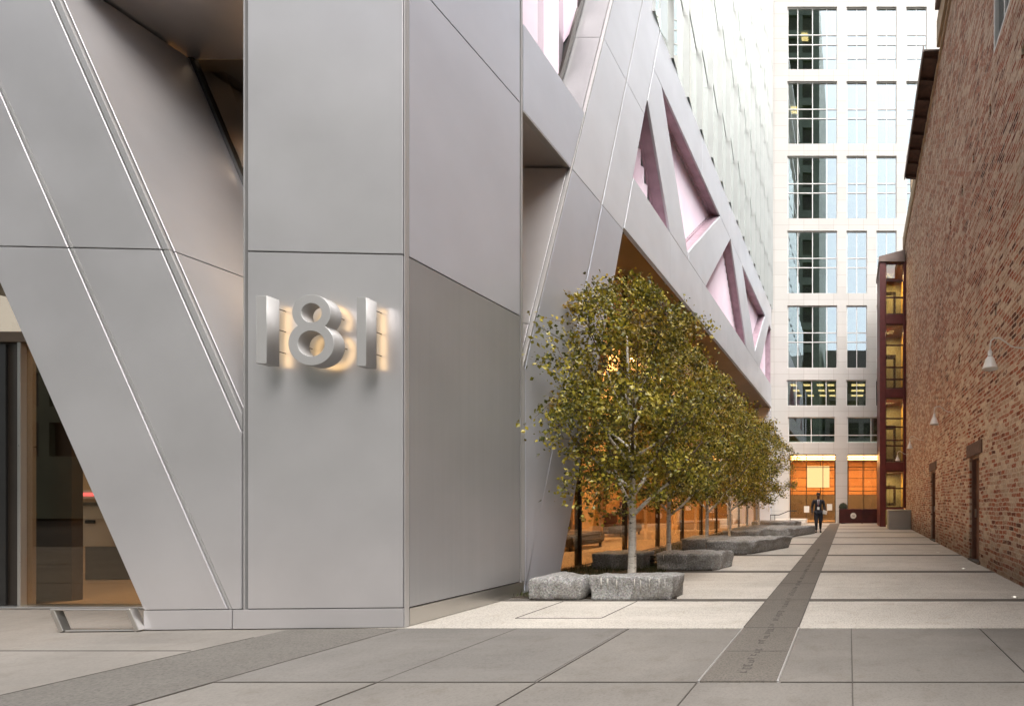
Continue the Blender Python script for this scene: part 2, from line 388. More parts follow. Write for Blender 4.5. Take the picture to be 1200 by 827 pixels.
# engraved strokes down the middle, too small to read in the photograph
eb = B(); rr = random.Random(5); y = 3.95
while y < 14:
    for _ in range(rr.randint(4, 9)):
        w = rr.uniform(.045, .085); xc = -.858 + rr.uniform(-.012, .012)
        box(eb, xc-w/2, xc+w/2, y, y+.014, .001, .0045)
        if rr.random() < .7: box(eb, xc+w/2-.014, xc+w/2, y+.015, y+.045, .001, .0045)
        if rr.random() < .5: box(eb, xc-w/2, xc-w/2+.014, y+.015, y+.04, .001, .0045)
        if rr.random() < .5: box(eb, xc-w/2, xc+w/3, y+.046, y+.058, .001, .0045)
        y += rr.uniform(.075, .095)
    y += rr.uniform(.09, .16)
obj('engraved_lettering', eb, M['joint'], st)
sb = B()
for yy in (4.52, 5.36, 6.87, 8.25, 9.64, 11.1, 12.58): box(sb, -1.155, -.565, yy-.005, yy+.005, .001, .0042)
obj('strip_joint', sb, M['joint'], st)
for x in (-1.176, -.56):
    bm = bbox(x, x+.016, 3.77, 5.36, -.02, .008, .003); obj('metal_edge', bm, M['trim'], st)
for xx in (-1.164, -.557):
    obj('edge_joint', bbox(xx-.006, xx+.006, 5.37, 30.3, -.02, .0045), M['joint'], st)

# planting bed (saw-tooth edge) with low grass
bed = [(-5.72, 7.0), (-2.47, 6.95), (-3.31, 9.7), (-2.75, 9.75), (-3.45, 12.5), (-2.65, 12.6), (-3.35, 15.6), (-2.7, 15.7), (-3.2, 18.5), (-2.3, 18.6), (-2.6, 22.5), (-5.72, 22.5)]
sheet('planting_bed', bed, .012, M['soil'])
def inside(x, y, poly):
    c = False
    for i in range(len(poly)):
        (x1, y1), (x2, y2) = poly[i-1], poly[i]
        if (y1 > y) != (y2 > y) and x < (x2-x1)*(y-y1)/(y2-y1)+x1: c = not c
    return c
gb = B(); rr = random.Random(11); n = 0
while n < 9000:
    x, yy = rr.uniform(-5.7, -2.4), rr.uniform(7, 22.3) if n > 4500 else rr.uniform(7, 11)
    if not inside(x, yy, bed) or noise.noise((x*2.2, yy*2.2, 3)) < -.15: continue
    if inside(x+.35, yy, bed) is False: continue
    a = rr.uniform(0, 6.28); h = rr.uniform(.04, .12); w = .006
    p = V(x, yy, .012); d = V(math.cos(a), math.sin(a), 0); q = p + d*rr.uniform(.0, .06) + V(0, 0, h)
    gb.faces.new([gb.verts.new(p - d.cross(V(0,0,1))*w), gb.verts.new(p + d.cross(V(0,0,1))*w), gb.verts.new(q)]); n += 1
tag(obj('grass', gb, M['grass'], recalc=False), 'low dark grass growing between the granite blocks', 'grass', kind='stuff')

# ---------------------------------------------------------------- the metal-clad tower (left)
T = thing('office_tower', 'silver metal-clad office tower with slanting braces and pink glass triangles', 'building', (-8, 8, 0))
A0 = V(-7.60, 5.267, 0); E = V(2.663, .111, 0).normalized(); NB = V(-E.y, E.x, 0)     # street face of the column and front brace; NB points inwards
def fu(px):
    k = (px - CX)/F; return (k*A0.y - A0.x)/(E.x - k*E.y)
def FP(px, py=None, z=None):
    t = fu(px); p = A0 + E*t
    return V(p.x, p.y, Z(py, p.y) if z is None else z)
UP = V(0, 0, 1)
SEAMS = [.215, 4.14, 7.25, 10.6, 14.0]
# front brace: slanted edges given as (px at py=0, slope)
def brace_x(off, py): return off + py/2.27
L_OUT, L_SEAM, L_D = 20.7 - 380/2.27, -2 - 98/2.27, 60.0
def edge_at_z(off, z):                       # point on a slanted line of the street face at height z
    p0, p1 = FP(off, 0), FP(brace_x(off, 700), 700)
    s = (z - p0.z)/(p1.z - p0.z); return p0 + (p1 - p0)*s
xV = FP(283.0, 500)                          # vertical joint between brace and column
def zone(offL, offR, z0, z1):
    tv = fu(283.0); pts = [edge_at_z(offL, z0), edge_at_z(offR, z0), edge_at_z(offR, z1), edge_at_z(offL, z1)]
    out = []
    for i in range(4):
        p, q = pts[i-1], pts[i]; dp, dq = tv - (p - A0).dot(E), tv - (q - A0).dot(E)
        if dp*dq < 0: out.append(p + (q - p)*(dp/(dp - dq)))
        if dq >= 0: out.append(q)
    return out if len(out) > 2 else None
def edge_z(off, t):
    p0, p1 = FP(off, 0), FP(brace_x(off, 700), 700)
    t0, t1 = (p0 - A0).dot(E), (p1 - A0).dot(E)
    return p0.z + (p1.z - p0.z)*(t - t0)/(t1 - t0)
for z0, z1 in zip(SEAMS, SEAMS[1:]):
    for a, b in ((L_OUT, L_SEAM - 2.5), (L_SEAM + 2.5, L_D)):
        pts = zone(a, b, z0, z1)
        if pts: panel('brace_panel', T, pts, NB, .03, .005, M['panel'])
    for a, b, nm in ((L_SEAM - 2.0, L_SEAM + 2.0, 'seam_trim'), (L_D + 1.2, L_D + 9.5, 'edge_trim')):
        pts = zone(a, b, z0, z1)
        if pts: panel(nm, T, [p + NB*(.008 if nm == 'seam_trim' else .004) for p in pts], NB, .025, .002, M['trim'], .003)
# core of the brace
core = [edge_at_z(L_OUT + 3, .02), V(xV.x, xV.y, .02), V(xV.x, xV.y, edge_z(L_D + 6, fu(283.0))), edge_at_z(L_D + 6, 13.9), edge_at_z(L_OUT + 3, 13.9)]
bm = B(); prism(bm, [p + NB*.025 for p in core], NB*1.0); obj('brace_core', bm, M['dark_gap'], T)
# inner return of the brace (sloping reveal of the recess), extruded straight back
YG = 6.42
def d_pt(z, off=L_D + 9.5): return edge_at_z(off, z)
zlow = edge_z(L_D + 9.5, fu(283)) - 1.2
for z0, z1 in ((zlow, 4.14), (4.14, 7.25)):
    a, b = d_pt(z0), d_pt(z1)
    a2, b2 = V(a.x, YG, a.z), V(b.x, YG, b.z)
    back = (a2 - a).cross(b - a); back = back if back.x < 0 else -back
    a = a + V(0, .04, 0); b = b + V(0, .04, 0); panel('recess_return_panel', T, [a, a2, b2, b], back, .03, .004, M['panel'])
# recess soffit, dark back frame
xa = d_pt(7.27).x - .9
obj('recess_soffit', bbox(xa, -5.2, 5.36, YG + .02, 7.27, 7.33), M['panel'], T)
# column: front panels, corner post, side panels
cl, cr = FP(289.5, 500), FP(472.5, 500)
corner = V(-4.937, 5.378, 0)
sideE = V(-4.87 + 4.937, 7.2 - 5.378, 0).normalized(); sideN = V(-sideE.y, sideE.x, 0)   # pointing inwards
def SP(t, z): p = corner + sideE*t; return V(p.x, p.y, z)
for z0, z1 in zip(SEAMS, SEAMS[1:]):
    panel('column_panel', T, [V(cl.x, cl.y, z0), V(cr.x, cr.y, z0), V(cr.x, cr.y, z1), V(cl.x, cl.y, z1)], NB, .03, .006, M['panel'])
tS0, tS1 = .05, 1.80
for z0, z1, m in ((.205, 4.14, 'panel_brush'), (4.14, 7.3, 'panel_side'), (7.3, 10.6, 'panel_side'), (10.6, 14., 'panel_side')):
    panel('column_side_panel', T, [SP(tS0, z0), SP(tS1, z0), SP(tS1, z1), SP(tS0, z1)], sideN, .03, .006, M[m])
p = FP(474.2, 500); q = corner
bm = B(); prism(bm, [V(p.x, p.y, 0), V(q.x, q.y-.003, 0), V(q.x+.004, q.y+.03, 0), V(q.x-.02, q.y+.06, 0), V(p.x, p.y+.06, 0)], UP*14.)
bmesh.ops.bevel(bm, geom=bm.edges[:], offset=.004, segments=1, affect='EDGES'); obj('corner_post', bm, M['trim'], T)
p = FP(285.2, 500); p2 = FP(287.0, 500)
bm = B(); prism(bm, [V(p.x, p.y, .2), V(p2.x, p2.y, .2), V(p2.x, p2.y+.05, .2), V(p.x, p.y+.05, .2)], UP*13.8); obj('joint_fin', bm, M['trim'], T)
e0, e1 = SP(1.815, 0), SP(1.85, 0)
bm = B(); prism(bm, [e0, e1, e1 + sideN*.06, e0 + sideN*.06], UP*14.); obj('edge_fin', bm, M['trim'], T)
# column core
c0 = FP(284, 500); bm = B()
prism(bm, [V(c0.x, c0.y, .01) + NB*.028, V(corner.x-.03, corner.y+.03, .01), SP(1.84, .01) + sideN*.03, V(c0.x+.0, 7.15, .01)], UP*14); obj('column_core', bm, M['dark_gap'], T)
obj('column_back_panel', bbox(c0.x+.02, -4.93, 7.16, 7.19, .02, 7.2), M['panel'], T)
obj('column_flank_panel', bbox(c0.x-.03, c0.x-.002, YG+.02, 7.15, .02, 7.2), M['panel'], T)
# base trim
bl, br = FP(168.5, 726), FP(473.2, 726); m1, m2 = FP(272, 726), FP(273, 726)
for a, b in ((bl, m1), (m2, br)):
    a = V(a.x, a.y, 0) - NB*.004; b = V(b.x, b.y, 0) - NB*.004
    panel('base_trim', T, [a, b, b + UP*.213, a + UP*.213], NB, .05, .002, M['trim' if 0 else 'panel'], .003)
panel('base_trim', T, [SP(.055, .0) - sideN*.006, SP(1.87, .0) - sideN*.006, SP(1.87, .20) - sideN*.006, SP(.055, .20) - sideN*.006], sideN, .05, .002, M['steel'], .003)
# low slanted base edge behind the opening of the brace: glazed entrance at YG
XR = X(292, YG); XL = -16.
hz0, hz1 = Z(402, YG), Z(390, YG)
obj('entrance_header', bbox(XL, XR, YG-.06, YG+.10, hz0, hz1, .005), M['bronze'], T)
obj('entrance_mullion', bbox(X(27.5, YG), X(31, YG), YG-.05, YG+.08, 0, hz0, .004), M['steel'], T)
obj('entrance_threshold', bbox(XL, XR, YG-.12, YG+.12, -.003, .02, .003), M['steel'], T)
dr = obj('entrance_door', bbox(XL+2, X(26.5, YG), YG-.01, YG+.04, .021, hz0-.005), M['bronze_dark'], T)
obj('door_stile', bbox(X(2, YG), X(11, YG), YG-.03, YG+.05, .03, hz0-.02, .004), M['black'], dr)
obj('door_stile', bbox(X(20, YG), X(26.3, YG), YG-.025, YG+.05, .03, hz0-.02, .004), M['bronze_dark'], dr)
obj('entrance_glass', bbox(X(31.5, YG), XR, YG, YG+.015, .022, hz0-.003), M['door_glass'], T)
obj('transom_glass', bbox(XL, XR, YG, YG+.015, hz1+.002, 7.26), M['door_glass'], T)
obj('entrance_panel', bbox(X(-30, 6.75), X(84, 6.75), 6.75, 6.85, .0, hz0-.05), M['bronze_brown'], T)
# entrance interior
obj('entrance_floor', bbox(XL, -5.3, YG+.13, 9.5, -.05, .01), M['floor_int'], T)
obj('entrance_back_wall', bbox(XL, -5.9, 9.42, 9.6, 0, 7.6), M['stone_int'], T)
obj('entrance_ceiling', bbox(XL, -5.9, YG+.1, 9.42, 7.34, 7.6), M['soffit'], T)
obj('interior_beam', bbox(XL, -6.4, 6.95, 7.3, 6.9, 7.335), M['gold'], T)
# slanted inner brace behind the glass
def at(px, py, Y): return V(X(px, Y), Y, Z(py, Y))
sl = [at(228, 60, 6.7), at(250, 60, 6.7), at(345, 290, 6.7), at(323, 290, 6.7)]
bm = B(); prism(bm, [at(222, 70, 6.7), at(258, 70, 6.7), at(330, 255, 6.7), at(305, 280, 6.7)], (0, .2, 0)); obj('inner_brace', bm, M['bronze'], T)
bm = B()
a, b = d_pt(zlow), d_pt(7.26)
prism(bm, [V(a.x-.02, YG-.03, a.z), V(a.x+.05, YG-.03, a.z), V(b.x+.05, YG-.03, b.z), V(b.x-.02, YG-.03, b.z)], (0, .06, 0)); obj('recess_back_frame', bm, M['black'], T)

# alley face: vertical plane x = XS
XS = -4.87
def yz(y, z, x=XS): return V(x, y, z)
def La(z): return 7.22 + (z - 3.4)/3.02
def Lb(z): return 7.28 + (z - .18)/3.13
def Lc(z): return 8.18 + (z - .2)/3.10
BK = V(-1, 0, 0)
S2 = [.02, 4.14, 7.25, 10.6, 14.0, 17.5]
for i, (z0, z1) in enumerate(zip(S2, S2[1:])):
    m = 'panel_side' if i < 2 else 'panel_white'  # upper panels take the copy with sky brightness in its colour
    l0, l1 = max(La(z0), 7.235), max(La(z1), 7.235)
    pts = [yz(l0 + .045, z0), yz(Lb(z0) - .02, z0), yz(Lb(z1) - .02, z1), yz(l1 + .045, z1)]
    if i == 0: pts = [yz(7.28, z0), yz(7.29, z0), yz(Lb(z1) - .02, z1), yz(La(z1) + .045, z1), yz(7.28, 3.4)]
    panel('alley_brace_panel', T, pts, BK, .03, .005, M[m])
    pts = [yz(Lb(z0) + .02, z0), yz(Lc(z0), z0), yz(Lc(z1), z1), yz(Lb(z1) + .02, z1)]
    panel('alley_brace_panel', T, pts, BK, .03, .005, M[m])
    panel('seam_trim', T, [yz(Lb(z0) - .012, z0, XS-.008), yz(Lb(z0) + .012, z0, XS-.008), yz(Lb(z1) + .012, z1, XS-.008), yz(Lb(z1) - .012, z1, XS-.008)], BK, .02, .001, M['trim'], .002)
panel('edge_trim', T, [yz(La(3.4), 3.4, XS+.004), yz(La(3.4) + .04, 3.4, XS+.004), yz(La(17.5) + .04, 17.5, XS+.004), yz(La(17.5), 17.5, XS+.004)], BK, .06, .001, M['trim'], .004)
panel('edge_trim', T, [yz(7.235, .2, XS+.004), yz(7.275, .2, XS+.004), yz(7.275, 3.4, XS+.004), yz(7.235, 3.4, XS+.004)], BK, .06, .001, M['trim'], .004)
bm = B(); prism(bm, [yz(7.26, .02, XS-.026), yz(Lc(.02)-.02, .02, XS-.026), yz(Lc(17.4)-.02, 17.4, XS-.026), yz(La(17.4)+.03, 17.4, XS-.026), yz(7.26, 3.4, XS-.026)], (-.82, 0, 0)); obj('alley_brace_core', bm, M['dark_gap'], T)
# underside of the sloping edge (+y side of brace at the lobby)
a, b = yz(Lc(.02), .02), yz(Lc(17.4), 17.4)
panel('alley_brace_flank', T, [a + V(-.02,0,0), b + V(-.02,0,0), b + V(-.85,0,0), a + V(-.85,0,0)], V(0, -1, .32), .018, .002, M['panel_side'])
# recess between column and alley brace: return face runs in -x
def ret(z0, z1, dx, m='panel'):
    a, b = yz(La(z0)+.002, z0), yz(La(z1)+.002, z1)
    panel('alley_return_panel', T, [a + V(-.065, 0, 0), a + V(-dx, 0, 0), b + V(-dx, 0, 0), b + V(-.065, 0, 0)], V(0, 1, -.33), .022, .004, M[m])
ret(3.42, 4.14, 1.7); ret(4.14, 7.25, 1.7); ret(8.55, 10.6, .62, 'panel_brush'); ret(10.6, 14., .62, 'panel_brush'); ret(14., 17.4, .62, 'panel_brush')
obj('alley_recess_soffit', bbox(-6.8, XS-.05, 7.25, 9.2, 7.27, 7.33), M['panel'], T)
# short beam between column and brace
panel('beam_panel', T, [yz(7.25, 7.25), yz(La(7.25)-.005, 7.25), yz(La(8.55)-.005, 8.55), yz(7.25, 8.55)], BK, .03, .005, M['panel_side'])
panel('edge_trim', T, [yz(7.25, 7.22, XS+.002), yz(La(7.25)-.03, 7.22, XS+.002), yz(La(7.25)-.03, 7.25, XS+.002), yz(7.25, 7.25, XS+.002)], BK, .1, 0, M['trim'], .003)
bm = B(); prism(bm, [yz(7.25, 7.335, XS-.031), yz(La(7.3)+.2, 7.335, XS-.031), yz(La(8.5)+.2, 8.54, XS-.031), yz(7.25, 8.54, XS-.031)], (-1.2, 0, 0)); obj('beam_core', bm, M['panel_side'], T)

# pleated pink glass behind polygonal openings
def clip_poly(poly, y0, y1):
    def cut(ps, lim, sgn):
        out = []
        for i in range(len(ps)):
            p, q = ps[i-1], ps[i]; dp, dq = sgn*(p[0]-lim), sgn*(q[0]-lim)
            if dp >= 0: out.append(p)
            if dp*dq < 0:
                s = dp/(dp-dq); out.append((p[0]+(q[0]-p[0])*s, p[1]+(q[1]-p[1])*s))
        return out
    r = cut(poly, y0, 1)
    return cut(r, y1, -1) if len(r) > 2 else []
def pleats(name, parent, poly, x, per, amp, mat, phase=0):
    bm = B(); ymin = min(p[0] for p in poly); ymax = max(p[0] for p in poly); y = ymin; k = phase
    while y < ymax - 1e-4:
        y1 = min(y + per*(.68 if k % 2 == 0 else .32), ymax); c = clip_poly(poly, y, y1)
        if len(c) > 2:
            def xx(yy):
                s = (yy-y)/max(y1-y, 1e-6); return x - amp*(s if k % 2 == 0 else 1-s)
            bm.faces.new([bm.verts.new((xx(p[0]), p[0], p[1])) for p in c])
        y = y1; k += 1
    bmesh.ops.remove_doubles(bm, verts=bm.verts, dist=1e-4)
    return obj(name, bm, mat, parent, recalc=False)
T0 = [(7.27, 8.56), (La(8.56), 8.56), (La(17.3), 17.3), (7.27, 17.3)]
w0 = obj('pink_window', bbox(XS-.66, XS-.60, 7.27, 7.31, 8.56, 17.3), M['black'], T)
pleats('pleated_pane', w0, T0, XS-.60, .62, .16, M['pink'])
a, b = La(8.56), La(17.3)
bm = B(); prism(bm, [yz(a-.10, 8.56, XS-.56), yz(a-.02, 8.56, XS-.56), yz(b-.02, 17.3, XS-.56), yz(b-.10, 17.3, XS-.56)], (-.05, 0, 0)); obj('window_frame', bm, M['bronze_dark'], w0)
obj('window_sill', bbox(XS-.62, XS-.04, 7.26, La(8.56), 8.545, 8.56), M['panel_side'], w0)
# mega-truss: low beam, top chord, web
YE = 30.5; ZB0, ZB1, ZC0, ZC1 = 7.32, 8.72, 12.2, 13.55
def seg(name, pts, depth=.42, m='panel_white', gap=.006):
    bm = B(); prism(bm, inset_poly([yz(*p) for p in pts], gap), (-depth, 0, 0)); bmesh.ops.bevel(bm, geom=bm.edges[:], offset=.005, segments=1, affect='EDGES')
    return obj(name, bm, M[m], T)
ys = [Lc(ZB0)+.02, 13.2, 16.1, 19.5, 23.0, 26.6, YE]
for i, (y0, y1) in enumerate(zip(ys, ys[1:])):
    seg('truss_beam', [(y0, ZB0), (y1, ZB0), (y1, ZB1), (y0 if i else Lc(ZB1)+.02, ZB1)])
ys = [12.3, 16.1, 20.0, 24.6, YE]
for i, (y0, y1) in enumerate(zip(ys, ys[1:])):
    seg('truss_chord', [(y0 if i else Lc(ZC0)+.03, ZC0), (y1, ZC0), (y1, ZC1), (y0 if i else Lc(ZC1)+.03, ZC1)])
yc = Lc(ZC0)+.03
seg('truss_web', [(11.72, 11.1), (13.2, ZB1), (14.73, ZB1), (12.6, ZC0), (yc, ZC0)])
seg('truss_web', [(14.73, ZB1), (16.5, ZB1), (19.94, ZC0), (18.35, ZC0), (14.73, 8.99)])
seg('truss_web', [(19.94, ZC0), (23.1, ZB1), (24.7, ZB1), (25.2, 9.2), (22.1, ZC0)])
seg('truss_web', [(25.2, 9.2), (24.7, ZB1), (26.5, ZB1), (29.6, ZC0), (28.2, ZC0)])
TR = [[(10.93, ZB1), (13.2, ZB1), (11.70, 11.12)], [(12.6, ZC0), (14.73, 8.99), (18.35, ZC0)], [(16.5, ZB1), (23.1, ZB1), (19.94, ZC0)], [(22.1, ZC0), (25.2, 9.2), (28.2, ZC0)], [(26.5, ZB1), (YE, ZB1), (YE, ZC0), (29.6, ZC0)]]
for k, tri in enumerate(TR):
    bm = B(); pts = [yz(p[0], p[1], XS-.33) for p in tri]; ins = inset_poly(pts, .045)
    va = [bm.verts.new(p) for p in pts]; vb = [bm.verts.new(p) for p in ins]; vc = [bm.verts.new(p + V(-.05,0,0)) for p in ins]
    n = len(pts); lin = inset_poly([yz(p[0], p[1], XS-.33) for p in tri], .010); l0 = [bm.verts.new(p + V(.27, 0, 0)) for p in lin]; l1 = [bm.verts.new(p + V(.002, 0, 0)) for p in lin]
    for i in range(n):
        bm.faces.new((l0[i], l0[(i+1)%n], l1[(i+1)%n], l1[i]))
        bm.faces.new((va[i], va[(i+1)%n], vb[(i+1)%n], vb[i])); bm.faces.new((vb[i], vb[(i+1)%n], vc[(i+1)%n], vc[i]))
    w = obj('pink_window', bm, simple('mauve_window_frame', (.50, .37, .43), .4, .3), T) if k == 0 else obj('pink_window', bm, bpy.data.materials['mauve_window_frame'], T)
    pleats('pleated_pane', w, [(p.y, p.z) for p in ins], XS-.37, .20, .15, M['pink'])
# curtain wall: saw-tooth panes, floor by floor
YC0, PW = 12.03, 1.28; FL = [13.56, 16.0] + [16.0 + 3.3*i for i in range(1, 8)]
nb = 15
GJ = .22; M['fin'] = metal_panel('grey_curtain_fin', (.42, .43, .42), .4, .4)
for j, (z0, z1) in enumerate(zip(FL, FL[1:])):
    for i in range(-1, nb):
        y0 = YC0 + PW*i; y1 = min(y0 + PW, 30.7)
        ylim = F*4.53/(CX-760)
        if i < 0 and z0 < 14: y0 = Lc(14)+.2
        ytop = (z0 - H)*F/(CY + 60)         # nothing higher than a little above the picture's top edge
        if y1 < ytop - .8: continue
        gj = GJ if j else .004
        bm = B(); P = [V(-4.80, y0, z0+gj), V(-4.98, y1, z0+gj), V(-4.98, y1, z1), V(-4.80, y0, z1)]
        nrm = (P[1]-P[0]).cross(P[3]-P[0]).normalized(); nrm = nrm if nrm.x > 0 else -nrm
        prism(bm, [p for p in P], -nrm*.02); g = obj('curtain_pane', bm, M['curtain_glass'], T)
        obj('pane_fin', bbox(-5.03, -4.80, y1-.018, y1-.002, z0+.003, z1-.002), M['fin'], g)
        if j:
            bm = B(); prism(bm, [V(-4.812, y0+.01, z0+.002), V(-4.988, y1-.02, z0+.002), V(-5.06, y1-.02, z0+.002), V(-4.88, y0+.01, z0+.002)], (0, 0, GJ-.004)); obj('floor_joint', bm, M['black'], g)
        obj('pane_mullion', bbox(-5.03, -4.965, y0 + .55, y0 + .60, z0+gj+.005, z1-.002), M['fin'], g)
for z in FL[1:]:
    obj('floor_slab', bbox(-9.0, -5.10, 11.2, 30.4, z-.18, z+.12), M['white_paint'], T)
obj('tower_core', bbox(-26, -9.0, 9.6, 30.4, 7.7, 40), M['white_paint'], T)
obj('unseen_upper_mass', bbox(-26, -6.6, 7.2, 9.6, 8.6, 40), M['panel_side'], T)  # unseen bulk put in above the frame to block sky light
obj('curtain_side_wall', bbox(-9, -5.5, 11.0, 11.2, 13.5, 36), M['white_paint'], T)
obj('truss_floor', bbox(-9, XS-.5, 9.4, 30.4, 8.3, 8.6), M['white_paint'], T)
obj('end_pier', bbox(-5.6, XS, 30.05, 30.5, 0, 7.31, .01), M['panel_white'], T)
# lobby: soffit, glass line, interior
XG = -5.75
obj('lobby_soffit', bbox(-13, XS-.005, 9.62, 30.45, 7.22, 7.315), M['soffit'], T)
obj('soffit_edge', bbox(XS-.03, XS+.003, Lc(7.2)+.05, 30.4, 7.19, 7.315), M['bronze'], T)
obj('lobby_floor', bbox(-14, -4.6+ -1.0, 9.62, 30.4, -.05, .015), M['floor_int'], T)
obj('lobby_back_wall', bbox(-13.2, -13, 9.62, 30.4, 0, 7.22), M['stone_int'], T)
obj('lobby_end_wall', bbox(-13, XG-.1, 30.2, 30.4, 0, 7.22), M['gold'], T)
obj('lobby_side_wall', bbox(-13, -5.95, 9.62, 9.72, 0, 7.22), M['bronze'], T)
for i, yv in enumerate((10.6, 13.6, 16.6, 19.6, 22.6, 25.6, 28.4)):
    bm = bbox(-12.9, -12.75, yv, yv + 1.5, .3, 6.9, .01); obj('wall_panel', bm, M['gold'], T)
yb = [8.9, 10.35, 12.5, 14.65, 16.8, 18.95, 21.1, 23.25, 25.4, 27.55, 30.0]
for y0, y1 in zip(yb, yb[1:]):
    g = obj('lobby_pane', bbox(XG-.012, XG, y0+.02, y1-.02, .03, 7.21), M['lobby_glass'], T)
for i, y0 in enumerate(yb[1:-1]):
    w = .05 if i == 0 else .02
    obj('lobby_mullion', bbox(XG-.10, XG+.03, y0-w/2, y0+w/2, .02, 7.21), M['black' if i == 0 else 'bronze_dark'], T)
obj('lobby_sill', bbox(XG-.08, XG+.06, 8.8, 30.05, -.003, .03, .004), M['bronze'], T)
# slanted interior braces of the lobby
for yv in (15.5, 23.5):
    bm = B(); prism(bm, [V(-8.3, yv, .0), V(-8.3, yv+.7, 0), V(-8.3, yv+3.0, 7.2), V(-8.3, yv+2.3, 7.2)], (-.5, 0, 0)); obj('inner_brace', bm, M['gold'], T)
for yv in (12, 15.5, 19, 22.5, 26):
    obj('ceiling_light', bbox(-9.2, -8.8, yv, yv+1.2, 7.17, 7.21), M['lamp_warm'], T)
def area(name, loc, size, power, color, rot=(0, 0, 0), sy=None):
    l = bpy.data.lights.new(name, 'AREA'); l.shape = 'RECTANGLE'; l.size = size; l.size_y = sy or size; l.energy = power; l.color = color
    o = bpy.data.objects.new(name, l); COL.objects.link(o); o.location = loc; o.rotation_euler = rot; return o
WARM = (1., .70, .42)
area('lobby_ceiling_lamp', (-9., 14.5, 7.1), 0.8, 430, WARM, sy=6)
area('lobby_ceiling_lamp', (-9., 23, 7.1), 0.8, 430, WARM, sy=8)
area('entrance_ceiling_lamp', (-10., 8.4, 7.2), .6, 300, (1., .82, .60), sy=3)

# house number 181: back-lit numerals on stand-offs
SG = thing('house_number', 'large backlit metal numerals 181 on the column face', 'sign', (X(370, 5.3), 5.3, 2.9))
def fpt(px, py, back):                       # point in the plane of the numerals' faces, `back` metres in front of the wall
    t = fu(px); p = A0 + E*t - NB*back; return p
ND, NG = .115, .075                          # depth of a numeral, gap to the wall
DF = ND + NG
def npt(px, py):                             # picture position of a numeral's front face -> (t along the wall, z)
    k = (px - CX)/F; a = A0 - NB*DF
    t = (k*a.y - a.x)/(E.x - k*E.y); y = a.y + E.y*t
    return t, Z(py, y)
def numeral(outline, holes, mat):
    cu = bpy.data.curves.new('numeral', 'CURVE'); cu.dimensions = '2D'; cu.fill_mode = 'BOTH'; cu.extrude = ND/2; cu.bevel_depth = .003; cu.bevel_resolution = 1
    for pts in [outline] + holes:
        s = cu.splines.new('POLY'); s.points.add(len(pts)-1); s.use_cyclic_u = True
        for i, (u, v) in enumerate(pts): s.points[i].co = (u, v, 0, 1)
    tmp = bpy.data.objects.new('tmp', cu); COL.objects.link(tmp)
    me = bpy.data.meshes.new_from_object(tmp.evaluated_get(bpy.context.evaluated_depsgraph_get()))
    bpy.data.objects.remove(tmp); me.materials.clear()
    rot = Matrix((( E.x, 0, -NB.x, 0), (E.y, 0, -NB.y, 0), (0, 1, 0, 0), (0, 0, 0, 1)))
    c = A0 - NB*(NG + ND/2)
    me.transform(Matrix.Translation(c) @ rot)
    return new_obj('numeral', me, mat, SG)
def back_plate(pts):                         # luminous back of a numeral
    bm = B(); c = A0 - NB*(NG - .004)
    bm.faces.new([bm.verts.new(c + E*u + UP*v) for u, v in pts]); return bm
def standoffs(nm, pts):
    for u, v in pts:
        bm = B(); p = A0 + E*u + UP*v; tube(bm, [p, p - NB*(NG+.002)], .005, 6)
        obj('standoff', bm, M['black'], nm)
def circ(c, r, n=48, a0=0, a1=2*math.pi, end=False):
    return [(c[0]+r*math.cos(a0+(a1-a0)*i/(n if not end else n-1)), c[1]+r*math.sin(a0+(a1-a0)*i/(n if not end else n-1))) for i in range(n)]
s59 = 5.905
def cz(x, y): return npt(280 + x/s59, 320 + y/s59)
for (x0, x1, y0, y1) in ((122, 192, 158, 622), (818, 880, 171, 640)):
    a = cz(x0, y1); b = cz(x1, y1); c = cz(x1, y0)
    o = [(a[0], a[1]), (b[0], a[1]), (b[0], c[1]), (a[0], c[1])]
    nm = numeral(o, [], M['numeral'])
    ii = [(a[0]+.012, a[1]+.02), (b[0]-.012, a[1]+.02), (b[0]-.012, c[1]-.02), (a[0]+.012, c[1]-.02)]
    obj('backlight', back_plate(ii), M['glow'], nm); um = (a[0]+b[0])/2
    standoffs(nm, [(b[0]-.012, c[1]-.09), (b[0]-.012, (a[1]+c[1])/2+.04), (b[0]-.012, a[1]+.16)])
sc = (cz(635, 272)[0]-cz(372, 272)[0])/263.0
c1, c2 = cz(503, 275), cz(501, 487)
r1, r2, h1, h2 = 131*sc, 156*sc, 72*sc, 95*sc
d = c1[1]-c2[1]; hx = (d*d + r2*r2 - r1*r1)/(2*d); hw = math.sqrt(r2*r2 - hx*hx)
ty1 = math.atan2(c2[1]+hx-c1[1], hw); ty2 = math.atan2(hx, hw)
out8 = circ(c1, r1, 60, ty1, math.pi - ty1, True) + circ(c2, r2, 60, math.pi - ty2, 2*math.pi + ty2, True)[1:-1]
nm = numeral(out8, [circ(c1, h1), circ(c2, h2)], M['numeral'])
def ring(bm, c, ro, ri, a0, a1, n=40):
    p = A0 - NB*(NG - .004); vs = []
    for i in range(n+1):
        a = a0+(a1-a0)*i/n
        vs.append([bm.verts.new(p + E*(c[0]+r*math.cos(a)) + UP*(c[1]+r*math.sin(a))) for r in (ro, ri)])
    for s, q in zip(vs, vs[1:]): bm.faces.new((s[0], q[0], q[1], s[1]))
bm = B(); ring(bm, c1, r1-.015, h1+.012, ty1+.1, math.pi-ty1-.1); ring(bm, c2, r2-.015, h2+.012, math.pi-ty2+.1, 2*math.pi+ty2-.1)
obj('backlight', bm, M['glow'], nm)
standoffs(nm, [(c1[0]+(r1+h1)/2, c1[1]), (c2[0]-(r2+h2)/2, c2[1]), (c2[0]+(r2+h2)/2, c2[1])])

